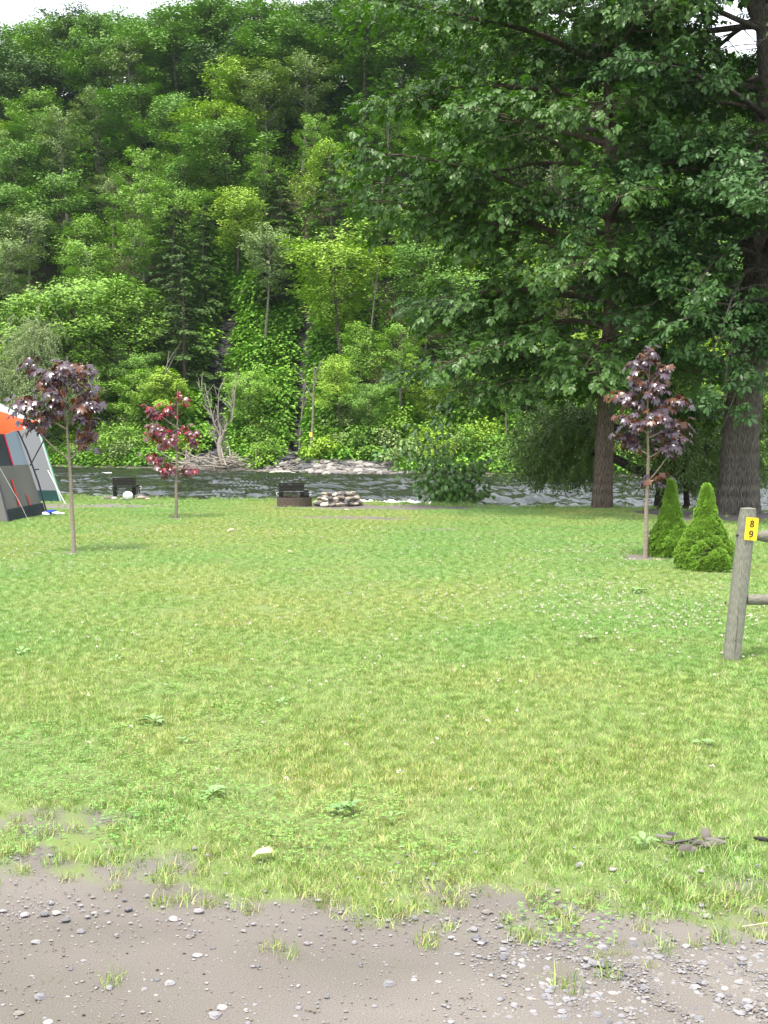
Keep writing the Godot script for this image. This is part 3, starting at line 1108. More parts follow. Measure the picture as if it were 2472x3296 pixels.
	for i in 2600:                              # thick growth between and beside the gullies
		var x := rf(-16.0, -2.0)
		var s := rf(5.0, 24.0)
		var z := far_edge(x) - s * 1.1
		if gully(x, z) > 0.25:
			continue
		var sc := rf(0.7, 1.7)
		xf.append(Transform3D(Basis(Vector3.UP, rf(0, TAU)).scaled(Vector3(sc, sc, sc)), Vector3(x, hill(x, z) - 0.05, z)))
		cols.append(Color(0.5, 0.7, 0.5).lerp(Color(0.95, 1.0, 0.75), rng.randf()))
	var under := scatter(numbered("undergrowth"), um.mesh(M.leaf_bright), xf, cols, self)
	under.set_meta("kind", "stuff")
	tag(under, "low green undergrowth covering the slope between the trees", "undergrowth")


# ---------------------------------------------------------------- leaves with a shape of their own
func blade6(mb: MB, p: Vector3, d: Vector3, up: Vector3, L: float, W: float, col: Color) -> void:
	var s := d.cross(up).normalized()
	var u := s.cross(d).normalized()
	var k := mb.v.size()
	var pts := [p, p + d * L * 0.4 - u * 0.02 * L, p + d * L - u * 0.12 * L,
		p + d * L * 0.25 - s * W * 0.38 + u * W * 0.1, p + d * L * 0.62 - s * W * 0.5 + u * W * 0.06,
		p + d * L * 0.25 + s * W * 0.38 + u * W * 0.1, p + d * L * 0.62 + s * W * 0.5 + u * W * 0.06]
	var ns := [u, u, (u + d * 0.2).normalized(), (u + s * 0.25).normalized(), (u + s * 0.2).normalized(), (u - s * 0.25).normalized(), (u - s * 0.2).normalized()]
	for i in 7:
		mb.vert(pts[i], ns[i], col)
	mb.ix.append_array([k, k + 3, k + 1, k + 3, k + 4, k + 1, k + 4, k + 2, k + 1, k, k + 1, k + 5, k + 5, k + 1, k + 6, k + 6, k + 1, k + 2])


func compound_leaf(sd: int, m: Material) -> ArrayMesh:
	rng.seed = sd
	var mb := MB.new()
	var f := Vector3.FORWARD
	var spots := [[0.13, 55.0, 0.10], [0.13, -55.0, 0.10], [0.2, 40.0, 0.15], [0.2, -40.0, 0.15], [0.22, 0.0, 0.175]]
	mb.tube([Vector3.ZERO, f * 0.22 - Vector3(0, 0.02, 0)], [0.0025, 0.0015], 3, Color(0.7, 0.8, 0.5), false)
	for s in spots:
		var a: float = deg_to_rad(s[1] + rf(-8, 8))
		var d := (f * cos(a) + Vector3.RIGHT * sin(a) - Vector3(0, rf(0.1, 0.45), 0)).normalized()
		var t := rf(0.75, 1.0)
		blade6(mb, f * s[0] - Vector3(0, 0.02, 0), d, (Vector3.UP + rdir() * 0.25).normalized(), s[2], s[2] * 0.5, Color(t, t, t * 0.9))
	return mb.mesh(m)


func fan_leaf(outline: Array, droop: float, m: Material, tone := 1.0) -> ArrayMesh:
	# outline: (degrees from the tip, radius) for one half; mirrored for the other
	var mb := MB.new()
	var ring := []
	for o in outline:
		ring.append([deg_to_rad(o[0]), o[1]])
	for i in range(outline.size() - 2, 0, -1):
		ring.append([-deg_to_rad(outline[i][0]), outline[i][1]])
	mb.vert(Vector3.ZERO, Vector3.UP, Color(tone, tone, tone))
	for r in ring:
		var x: float = sin(r[0]) * r[1]
		var z: float = -cos(r[0]) * r[1]
		var y: float = -droop * (x * x + z * z) + 0.1 * absf(sin(r[0] * 3.9)) * r[1] * 0.5
		mb.vert(Vector3(x, y, z), Vector3(x * droop * 1.6, 1.0, z * droop * 1.6).normalized(), Color(tone, tone, tone))
	var n := ring.size()
	for i in n:
		mb.ix.append_array([0, 1 + i, 1 + (i + 1) % n])
	return mb.mesh(m)


const MAPLE := [[0, 1.0], [8, 0.76], [15, 0.8], [23, 0.46], [36, 0.8], [45, 0.96], [53, 0.72], [62, 0.7], [70, 0.4], [90, 0.6], [101, 0.7], [114, 0.45], [150, 0.3], [180, 0.1]]
const HEART := [[0, 1.0], [20, 0.78], [50, 0.62], [90, 0.5], [130, 0.46], [160, 0.4], [180, 0.22]]


func oak_spray(sd: int, m: Material) -> ArrayMesh:
	rng.seed = sd
	var mb := MB.new()
	var half := [[0.12, 0.05], [0.22, 0.16], [0.33, 0.07], [0.45, 0.25], [0.55, 0.1], [0.68, 0.27], [0.76, 0.11], [0.86, 0.15]]
	for k in 6:
		var a := TAU * k / 6.0 + rf(-0.4, 0.4)
		var d := Vector3(cos(a), -rf(0.25, 0.9), sin(a)).normalized()
		var up := (Vector3.UP + rdir() * 0.3).normalized()
		var s := d.cross(up).normalized()
		var u := s.cross(d).normalized()
		var L := rf(0.14, 0.2)
		var t := rf(0.72, 1.0)
		var col := Color(t, t, t)
		var p0 := Vector3(cos(a), 0, sin(a)) * 0.03
		for sg in [-1.0, 1.0]:
			for h in [0, 2, 4, 6]:
				var i0 := mb.v.size()
				mb.vert(p0 + d * L * half[h][0], u, col)
				mb.vert(p0 + d * L * half[h][0] + s * sg * L * half[h][1], (u - s * sg * 0.2).normalized(), col)
				mb.vert(p0 + d * L * half[h + 1][0] + s * sg * L * half[h + 1][1] - u * 0.01, (u - s * sg * 0.2).normalized(), col)
				var nx: float = half[h + 2][0] if h < 6 else 1.0
				var nw: float = half[h + 2][1] if h < 6 else 0.0
				mb.vert(p0 + d * L * nx + s * sg * L * nw, u, col)
				mb.vert(p0 + d * L * nx, u, col)
				if sg < 0.0:
					mb.ix.append_array([i0, i0 + 1, i0 + 2, i0, i0 + 2, i0 + 3, i0, i0 + 3, i0 + 4])
				else:
					mb.ix.append_array([i0, i0 + 2, i0 + 1, i0, i0 + 3, i0 + 2, i0, i0 + 4, i0 + 3])
	return mb.mesh(m)


func facing(d: Vector3, up: Vector3) -> Basis:
	if absf(d.normalized().dot(up.normalized())) > 0.98:
		up = Vector3(0.3, 0.9, 0.31)
	return Basis.looking_at(d, up)


# ---------------------------------------------------------------- the two great trees on the lawn
# openings in the crowns: where sky and the oak's trunk show between the boughs
const GAPS := [
	[Vector3(4.9, 7.3, -15.5), Vector3(8.5, 10.9, -26.0), 0.55],
	[Vector3(5.6, 6.9, -16.0), Vector3(7.2, 8.5, -20.7), 0.6],
	[Vector3(5.6, 4.2, -16.0), Vector3(7.2, 4.9, -20.5), 0.55]]

func great_tree(t: Node3D, trunk: Array, rad: Array, bark: Material, boughs: Array, leaves: Array, per_m: float, sides: int, own_leaves: int) -> void:
	var wood := MB.new()
	# a trunk with ridges and flared roots
	var k0 := 0
	var rings := []
	var steps_n := 48
	for i in steps_n + 1:
		var f := float(i) / steps_n * (trunk.size() - 1)
		var a := int(minf(f, trunk.size() - 2))
		var p: Vector3 = trunk[a].lerp(trunk[a + 1], f - a)
		var r: float = lerpf(rad[a], rad[a + 1], f - a)
		rings.append([p, r])
	for i in rings.size():
		var p: Vector3 = rings[i][0]
		for j in sides:
			var w := TAU * j / sides
			var flare := 0.2 * exp(-maxf(p.y, 0.0) * 2.2) * (0.6 + 0.6 * sin(w * 5.0 + 1.0))
			var rr: float = rings[i][1] * (1.0 + flare + 0.05 * noise.get_noise_3d(cos(w) * 14.0, p.y * 2.2, sin(w) * 14.0) + 0.05 * noise_b.get_noise_3d(cos(w) * 24.0, p.y * 1.1, sin(w) * 24.0))
			wood.vert(p + Vector3(cos(w), 0, sin(w)) * rr, Vector3(cos(w), 0, sin(w)), Color.WHITE)
	for i in rings.size() - 1:
		for j in sides:
			var a := k0 + i * sides + j
			var b := k0 + i * sides + (j + 1) % sides
			wood.ix.append_array([a, b, a + sides, b, b + sides, a + sides])
	part("trunk", wood.mesh(bark), t)
	var spots := []
	for b in boughs:
		var h: float = b[0]
		var az: float = b[1]
		var len: float = b[2]
		var rise: float = b[3]
		var droop: float = b[4]
		var origin := Vector3.ZERO
		for i in rings.size():
			if rings[i][0].y <= h:
				origin = rings[i][0]
		var out := Vector3(cos(az), 0, sin(az))
		var side := Vector3(-out.z, 0, out.x)
		var bend := rf(-0.25, 0.25)
		var curve := func(f: float): return origin + out * len * f + side * bend * len * f * f + Vector3(0, len * (rise * f - droop * f * f), 0)
		var lm := MB.new()
		var pts := []
		var rs := []
		for i in 9:
			pts.append(curve.call(i / 8.0) + rdir() * 0.04 * (1.0 if i > 0 else 0.0))
			rs.append(lerpf(0.02 + len * 0.011, 0.006, i / 8.0))
		lm.tube(pts, rs, 6, Color.WHITE)
		var n := int(len * 3.2)
		for i in n:
			var f := lerpf(0.22, 1.0, (i + rng.randf()) / n)
			var p: Vector3 = curve.call(f)
			var sg := 1.0 if i % 2 else -1.0
			var sl := (0.35 * len * (1.15 - f) + 0.35) * rf(0.7, 1.2)
			var d := (out * rf(0.4, 0.9) + side * sg * rf(0.5, 1.0) + Vector3(0, rf(-0.3, 0.45), 0)).normalized()
			var e := p + d * sl - Vector3(0, sl * 0.15, 0)
			lm.tube([p, p.lerp(e, 0.55) + Vector3(0, 0.05, 0), e], [0.014, 0.009, 0.004], 4, Color.WHITE, false)
			var cnt := int(maxf(3.0, sl * per_m))
			for q in cnt:
				var g := lerpf(0.25, 1.05, rng.randf())
				var at := p.lerp(e, g) + rdir() * 0.16 + Vector3(0, 0.03, 0)
				var ld := (d * 0.6 + rdir() * 0.8 + out * 0.3 - Vector3(0, rf(0.0, 0.7), 0)).normalized()
				spots.append([at, ld, (Vector3.UP + rdir() * 0.35 + out * 0.2).normalized()])
		part("limb", lm.mesh(bark), t)
	var kept := []
	for s in spots:
		var open := false
		var w: Vector3 = s[0] + t.position
		for g in GAPS:
			var near := Geometry3D.get_closest_point_to_segment(w, g[0], g[1])
			if near.distance_to(w) < g[2] * rf(0.7, 1.15):
				open = true
		if not open:
			kept.append(s)
	spots = kept
	var xf := []
	for k in leaves:
		xf.append([])
	var eye := Vector3(0, 1.6, 0) - t.position
	spots.sort_custom(func(a, b): return (a[0] - eye).length_squared() < (b[0] - eye).length_squared())
	for i in spots.size():
		var s: Array = spots[i]
		var sc := rf(0.42, 0.88)
		var tr := Transform3D(facing(s[1], s[2]).scaled_local(Vector3(sc, sc, sc)), s[0])
		var kind := i % leaves.size()
		if i < own_leaves:
			var o := part("leaf_spray", leaves[kind], t)
			o.transform = tr
		else:
			xf[kind].append(tr)
	for k in leaves.size():
		var c := scatter("crown", leaves[k], xf[k], [], t)
		c.set_meta("kind", "stuff")


func build_great_trees() -> void:
	var hl := []
	for k in 3:
		hl.append(compound_leaf(500 + k, M.leaf_hickory))
	rng.seed = 510
	var boughs := []
	for k in 54:
		var h := lerpf(2.3, 13.0, (k + rng.randf()) / 54.0)
		var az := k * 2.399 + rf(-0.3, 0.3)
		var len: float = [3.7, 4.2, 4.7, 4.6, 4.0, 3.2, 2.0][int(clampf((h - 2.0) / 1.7, 0, 6))]
		var left := maxf(0.0, -cos(az))
		len *= rf(0.75, 1.0) + 0.08 * left
		boughs.append([h, az, len, rf(0.12, 0.42) if h > 3.6 else rf(0.08, 0.25), rf(0.15, 0.4)])
	# boughs that the photograph shows reaching over the lawn to the left
	for b in [[5.2, PI + 0.1, 5.5, 0.5, 0.2], [6.0, PI - 0.2, 5.4, 0.4, 0.22], [4.8, PI + 0.0, 5.2, 0.5, 0.25], [4.2, PI + 0.35, 4.6, 0.3, 0.3], [3.1, PI - 0.1, 4.3, 0.3, 0.36], [2.8, PI + 0.7, 3.9, 0.25, 0.4], [7.4, PI + 0.2, 5.0, 0.4, 0.2], [9.2, PI - 0.2, 5.2, 0.3, 0.22], [2.9, PI * 0.62, 3.6, 0.3, 0.42], [3.4, PI * 0.75, 4.2, 0.3, 0.4]]:
		boughs.append(b)
	var t := thing("hickory_tree", "large dark green tree with drooping leaflets and a slim brown trunk", "tree", Vector3(4.54, ground(4.54, -22.1), -22.1))
	great_tree(t, [Vector3(-0.02, -0.3, 0), Vector3(0.05, 2.0, 0), Vector3(0.14, 4.5, 0.0), Vector3(0.02, 8.0, 0.1), Vector3(-0.1, 11.0, 0), Vector3(0, 13.8, 0)], [0.205, 0.175, 0.155, 0.12, 0.075, 0.02], M.bark_hickory, boughs, hl, 38.0, 48, 290)
	var ol := []
	for k in 3:
		ol.append(oak_spray(540 + k, M.leaf_oak))
	rng.seed = 550
	boughs = []
	for k in 60:
		var h := lerpf(4.2, 13.5, (k + rng.randf()) / 60.0)
		var az := k * 2.399 + rf(-0.3, 0.3)
		var len := rf(3.4, 5.8) * (1.0 if h < 10.5 else 0.75)
		boughs.append([h, az, len, rf(0.15, 0.4), rf(0.35, 0.6) if h < 7.0 else rf(0.2, 0.4)])
	for b in [[4.6, PI * 0.62, 3.6, 0.3, 0.75], [4.2, PI * 0.45, 3.2, 0.25, 0.75], [5.2, PI * 0.75, 3.9, 0.3, 0.7], [5.0, PI * 0.35, 3.0, 0.2, 0.7], [6.0, PI * 0.6, 4.2, 0.25, 0.6], [6.6, PI * 0.8, 4.4, 0.3, 0.55], [3.9, PI * 0.5, 2.6, 0.2, 0.85], [3.8, PI * 0.58, 3.0, 0.2, 0.8], [4.0, PI * 0.68, 3.2, 0.2, 0.8], [4.1, PI * 0.42, 2.6, 0.2, 0.85], [3.7, PI * 0.8, 2.8, 0.2, 0.7]]:
		boughs.append(b)
	t = thing("oak_tree", "massive oak with a thick furrowed grey trunk and lobed dark green leaves", "tree", Vector3(6.98, ground(6.98, -20.95), -20.95))
	great_tree(t, [Vector3(-0.02, -0.3, 0), Vector3(0.02, 1.6, 0), Vector3(0.34, 5.0, 0.0), Vector3(0.5, 8.0, 0.1), Vector3(0.7, 11.0, 0), Vector3(0.9, 15.0, 0)], [0.40, 0.335, 0.315, 0.33, 0.2, 0.05], M.bark_oak, boughs, ol, 26.0, 96, 290)
	# the oak's forked limb against the sky
	var fork := MB.new()
	fork.tube([Vector3(0.45, 8.0, 0.1), Vector3(0.25, 9.2, 0.2), Vector3(-0.25, 10.2, 0.2), Vector3(-1.2, 11.6, 0.2)], [0.26, 0.2, 0.15, 0.08], 12, Color.WHITE)
	part("limb", fork.mesh(M.bark_oak), t)


# ---------------------------------------------------------------- willows
func willow_strand(sd: int, m: Material) -> ArrayMesh:
	rng.seed = sd
	var mb := MB.new()
	for i in 30:
		var f := i / 30.0
		var p := Vector3(0.12 * sin(f * 2.0), -f * 0.85, 0.1 * f * f)
		var a := i * 2.4
		var d := Vector3(cos(a) * 0.7, -0.8, sin(a) * 0.7).normalized()
		var t := rf(0.65, 1.0)
		mb.leaf(p, d, (Vector3(cos(a), 0.6, sin(a)) + rdir() * 0.3).normalized(), rf(0.08, 0.13), 0.03, Color(t, t, t * 0.9))
	return mb.mesh(m)


func willow(called: String, label: String, at: Vector3, stems: Array, bark: Material, leaf: Material, strands: int, lo: float, sd: int, big := 1.0) -> void:
	var t := thing(called, label, "tree", at)
	var sm := [willow_strand(sd, leaf), willow_strand(sd + 1, leaf)]
	rng.seed = sd
	var xf := [[], []]
	for s in stems:
		var mb := MB.new()
		var pts: Array = s[0]
		var rs := []
		for i in pts.size():
			rs.append(lerpf(s[1], s[2], float(i) / (pts.size() - 1)))
		mb.tube(pts, rs, 10, Color.WHITE)
		var n := int(strands * s[3])
		for i in n:
			var f := lerpf(0.45, 1.0, rng.randf()) * (pts.size() - 1)
			var a := int(minf(f, pts.size() - 2))
			var p: Vector3 = pts[a].lerp(pts[a + 1], f - a)
			var d := rdir()
			var r := rf(0.25, 1.15) * big
			var e := p + Vector3(d.x, d.y * 0.75 + 0.1, d.z) * r
			if i % 6 == 0:
				mb.tube([p, e], [0.015, 0.005], 3, Color.WHITE, false)
			if e.y < lo:
				continue
			var sc := rf(0.7, 1.3) * big
			var b := Basis(Vector3.UP, rf(0, TAU)) * Basis(Vector3.RIGHT, rf(-1.2, 1.2))
			xf[i % 2].append(Transform3D(b.scaled_local(Vector3(sc, sc * clampf((e.y - lo) * 1.1 + 0.15, 0.15, 0.75), sc)), e))
		part("stem", mb.mesh(bark), t)
	for k in 2:
		var c := scatter("crown", sm[k], xf[k], [], t)
		c.set_meta("kind", "stuff")


func build_willows() -> void:
	# the dark leaning willow at the water's edge behind the lawn trees
	var a := Vector3(6.1, ground(6.1, -23.0) - 0.1, -23.0)
	willow("willow_tree", "dark leaning willow with several stems hanging over the river", a, [
		[[Vector3(0, -0.3, 0), Vector3(-0.05, 0.8, 0), Vector3(0.1, 1.9, -0.1), Vector3(0.0, 3.2, -0.4), Vector3(-0.4, 4.4, -0.8)], 0.24, 0.08, 0.22],
		[[Vector3(-0.1, 1.3, -0.05), Vector3(-0.9, 1.75, -0.9), Vector3(-1.5, 2.0, -2.0), Vector3(-1.9, 2.0, -3.0), Vector3(-2.2, 1.8, -3.8)], 0.12, 0.03, 0.42],
		[[Vector3(-0.1, 1.9, -0.1), Vector3(-0.9, 2.5, -1.3), Vector3(-1.4, 2.6, -2.6), Vector3(-1.9, 2.4, -3.4)], 0.1, 0.03, 0.26],
		[[Vector3(0.2, 0.1, 0), Vector3(0.45, 0.8, 0.05), Vector3(0.42, 1.6, -0.1), Vector3(0.25, 2.6, -0.3)], 0.08, 0.04, 0.1],
		[[Vector3(-0.3, -0.2, 0.1), Vector3(-0.2, 0.35, 0.05), Vector3(-0.05, 0.8, 0)], 0.16, 0.12, 0.0],
		[[Vector3(0.1, 0.75, 0), Vector3(0.55, 0.35, 0.0), Vector3(1.05, -0.05, 0.0)], 0.1, 0.06, 0.02],
		[[Vector3(0.1, 1.8, -0.1), Vector3(0.9, 2.0, -1.2), Vector3(1.9, 1.9, -2.2), Vector3(2.8, 1.6, -3.0)], 0.1, 0.03, 0.3]], M.bark_willow, M.leaf_willow, 1700, 1.0, 600)
	# the pale willow beyond the tent, on the far bank
	var fx := -25.5
	var fz := far_edge(fx) - 1.5
	willow("willow_tree", "pale silvery willow on the far bank behind the tents", Vector3(fx, hill(fx, fz), fz), [
		[[Vector3(0, -0.4, 0), Vector3(-0.2, 2.5, 0), Vector3(0.1, 5.0, 0.2), Vector3(0.6, 7.6, 0.2), Vector3(0.8, 9.6, 0.2)], 0.3, 0.08, 0.45],
		[[Vector3(-0.1, 2.5, 0), Vector3(1.0, 4.2, 0.6), Vector3(2.2, 5.4, 0.8), Vector3(3.2, 5.8, 1.0)], 0.16, 0.05, 0.3],
		[[Vector3(-0.1, 3.0, 0), Vector3(-1.4, 5.0, 0.4), Vector3(-2.6, 6.4, 0.6)], 0.16, 0.05, 0.25]], M.bark_hill, M.leaf_silver, 1500, 1.2, 620, 1.9)


# ---------------------------------------------------------------- the leafy bush on the bank
func build_bush() -> void:
	var hm := []
	for k in 2:
		hm.append(fan_leaf(HEART, 0.25 + 0.2 * k, M.leaf_lime, 0.95 - 0.2 * k))
	var at := Vector3(1.55, ground(1.55, -23.75), -23.75)
	var t := thing("linden_bush", "leafy bush with heart-shaped leaves and a tall shoot on the river bank", "bush", at)
	rng.seed = 640
	var stems := MB.new()
	var ends := []
	for k in 26:
		var az := k * 2.4
		var e := Vector3(cos(az) * rf(0.25, 0.85), rf(0.6, 1.4), sin(az) * rf(0.2, 0.55))
		ends.append([Vector3(cos(az) * 0.1, 0, sin(az) * 0.1), e, 26])
	ends.append([Vector3(0, 0, 0), Vector3(-0.35, 2.4, 0.0), 34])
	ends.append([Vector3(-0.1, 0, 0), Vector3(-1.6, 1.35, 0.05), 40])
	ends.append([Vector3(-0.1, 0, 0), Vector3(-1.1, 1.5, 0.1), 36])
	ends.append([Vector3(-0.2, 1.2, 0), Vector3(-0.95, 1.95, 0.1), 22])
	ends.append([Vector3(0.1, 0, 0), Vector3(0.85, 0.55, 0.1), 30])
	var n := 0
	var xf := [[], []]
	for e in ends:
		var p0: Vector3 = e[0]
		var p1: Vector3 = e[1]
		stems.tube([p0 - Vector3(0, 0.1, 0), p0.lerp(p1, 0.5) + Vector3(0, 0.12, 0), p1], [0.014, 0.009, 0.003], 4, Color.WHITE, false)
		for i in int(e[2]) * 2:
			var f := lerpf(0.05, 1.03, rng.randf())
			var out := Vector3(p1.x, 0, p1.z).normalized()
			var p := p0.lerp(p1, f) + rdir() * Vector3(0.2, 0.13, 0.2) + Vector3(0, 0.04, 0)
			p.y = maxf(p.y, 0.06)
			var d := (out * 0.4 + rdir() * 0.7 - Vector3(0, 0.75, 0)).normalized()
			var sc := rf(0.06, 0.105)
			var tr := Transform3D(facing(d, (Vector3.UP + rdir() * 0.3 + Vector3(0, 0, 0.5)).normalized()).scaled_local(Vector3(sc, sc, sc)), p)
			n += 1
			if n % 3 == 0 and n < 870:
				part("leaf", hm[n % 2], t).transform = tr
			else:
				xf[n % 2].append(tr)
	part("stems", stems.mesh(M.bark_sapling), t)
	for k in 2:
		scatter("foliage", hm[k], xf[k], [], t).set_meta("kind", "stuff")


# ---------------------------------------------------------------- the three young maples
func maple(label: String, at: Vector3, H: float, lean: Vector3, branches: Array, leaves: int, size: float, mats: Array, sd: int, group := "") -> void:
	var t := thing("young_maple", label, "tree", at, 0.0, group)
	var meshes := []
	for m in mats:
		meshes.append([fan_leaf(MAPLE, 0.22, m), fan_leaf(MAPLE, 0.55, m, 0.85)])
	rng.seed = sd
	var trunk := MB.new()
	var pts := []
	var rs := []
	for i in 9:
		var f := i / 8.0
		pts.append(Vector3(0, H * f - (0.15 if i == 0 else 0.0), 0) + lean * f + Vector3(rf(-0.012, 0.012), 0, rf(-0.012, 0.012)))
		rs.append(lerpf(0.034, 0.006, pow(f, 0.8)))
	trunk.tube(pts, rs, 9, Color.WHITE)
	part("trunk", trunk.mesh(M.bark_sapling), t)
	var petioles := MB.new()
	var rest := [[], [], [], []]
	var made := 0
	var own := 0
	var total := 0.0
	for b in branches:
		total += b[5]
	for b in branches:
		# height on the trunk, azimuth, sideways reach, rise, share of bend, weight
		var p0: Vector3 = Vector3(0, b[0], 0) + lean * (b[0] / H)
		var out := Vector3(cos(b[1]), 0, sin(b[1]))
		var p1: Vector3 = p0 + out * b[2] + Vector3(0, b[3], 0)
		var mid: Vector3 = p0.lerp(p1, 0.5) + out * b[4] - Vector3(0, b[4] * 0.6, 0)
		var bm := MB.new()
		var cp := []
		var cr := []
		for i in 7:
			var f := i / 6.0
			cp.append(p0.lerp(mid, f).lerp(mid.lerp(p1, f), f))
			cr.append(lerpf(0.011, 0.003, f))
		bm.tube(cp, cr, 6, Color.WHITE, false)
		part("branch", bm.mesh(M.bark_sapling), t)
		var n := int(round(leaves * b[5] / total))
		for i in n:
			var f := lerpf(b[6] if b.size() > 6 else 0.35, 1.02, rng.randf())
			var p: Vector3 = p0.lerp(mid, f).lerp(mid.lerp(p1, f), f)
			var off := rdir()
			off.y = off.y * 0.5 - 0.1
			var q: Vector3 = p + off * rf(0.05, 0.2)
			petioles.tube([p, q], [0.0022, 0.0016], 3, Color(0.8, 0.35, 0.3), false)
			var d := (off * 0.9 + out * 0.3 + rdir() * 0.3 - Vector3(0, rf(0.35, 1.0), 0)).normalized()
			var up := (Vector3.UP * 0.9 + off * 0.5 + Vector3(0, 0, 0.35) + rdir() * 0.35).normalized()
			var sc := size * rf(0.62, 1.15)
			var pick := 0
			var roll := rng.randf()
			if roll > 0.73:
				pick = 1
			var tf := Transform3D(facing(d, up).scaled_local(Vector3(sc, sc, sc)), q)
			made += 1
			if made % 3 < 2 and own < 295:
				own += 1
				part("leaf", meshes[pick % meshes.size()][i % 2], t).transform = tf
			else:
				rest[(pick % meshes.size()) * 2 + i % 2].append(tf)
	part("leaf_stalks", petioles.mesh(M.bark_sapling), t)
	for k in 4:
		scatter("foliage", meshes[k / 2][k % 2], rest[k], [], t).set_meta("kind", "stuff")


func build_maples() -> void:
	var at := Vector3(-4.02, ground(-4.02, -13.74), -13.74)
	maple("young purple-leaved maple with a broad spreading crown beside the tents", at, 2.45, Vector3(-0.1, 0, 0), [
		[1.22, PI, 0.62, 0.75, 0.12, 26, 0.55], [1.2, 0.1, 0.32, 0.55, 0.12, 26, 0.45], [1.6, PI - 0.5, 0.5, 0.4, 0.05, 20], [1.65, 0.5, 0.5, 0.35, 0.05, 24], [1.7, PI * 0.6, 0.4, 0.4, 0.0, 22], [1.8, -0.8, 0.4, 0.4, 0.0, 20], [1.9, PI + 0.7, 0.42, 0.42, 0.0, 20], [2.0, PI, 0.5, 0.5, 0.0, 24], [2.0, 0.2, 0.3, 0.42, 0.0, 18], [2.1, PI * 0.5, 0.25, 0.35, 0.0, 20], [2.2, -PI * 0.5, 0.2, 0.3, 0.0, 14]], 470, 0.088, [M.leaf_purple, M.leaf_bronze], 700)
	at = Vector3(3.29, ground(3.29, -13.29), -13.29)
	maple("young purple-leaved maple with a narrow tapering crown beside the small spruces", at, 2.5, Vector3(0.0, 0, 0), [
		[1.25, 0.1, 0.42, 0.3, 0.04, 22], [1.3, PI, 0.3, 0.25, 0.05, 18, 0.5], [1.5, -0.3, 0.5, 0.2, 0.0, 20], [1.55, PI - 0.4, 0.36, 0.25, 0.0, 20], [1.6, PI * 0.5, 0.35, 0.2, 0.0, 20], [1.75, 0.3, 0.42, 0.25, 0.0, 18], [1.8, PI + 0.3, 0.38, 0.3, 0.0, 20], [2.0, PI * 0.4, 0.2, 0.2, 0.0, 14], [2.05, PI * 1.2, 0.2, 0.22, 0.0, 14], [2.15, 0.2, 0.2, 0.25, 0.0, 14], [2.25, PI, 0.15, 0.2, 0.0, 12], [2.35, PI * 0.5, 0.08, 0.25, 0.0, 14], [0.95, 0.0, 0.36, 0.55, 0.05, 7, 0.8], [0.93, 0.3, 0.16, 0.12, 0.02, 10]], 460, 0.084, [M.leaf_purple, M.leaf_bronze], 720)
	at = Vector3(-3.82, ground(-3.82, -19.47), -19.47)
	maple("sparse young maple with crimson leaves standing near the river bank", at, 2.35, Vector3(0.06, 0, 0), [
		[0.95, PI, 0.5, 0.22, 0.05, 18], [0.9, PI - 0.7, 0.3, -0.02, 0.03, 14], [0.92, 0.3, 0.3, -0.02, 0.03, 14], [1.1, 0.15, 0.36, 0.5, 0.1, 14, 0.55], [1.25, PI + 0.3, 0.5, 0.3, 0.03, 18], [1.3, PI * 0.55, 0.25, 0.2, 0.0, 12], [1.5, PI - 0.2, 0.42, 0.2, 0.0, 14], [1.55, -0.3, 0.22, 0.15, 0.0, 8], [1.65, PI, 0.55, 0.4, 0.0, 16, 0.55], [1.8, PI * 0.8, 0.22, 0.3, 0.0, 10], [2.0, 0.2, 0.1, 0.25, 0.0, 8]], 300, 0.085, [M.leaf_wine, M.leaf_crimson], 740)


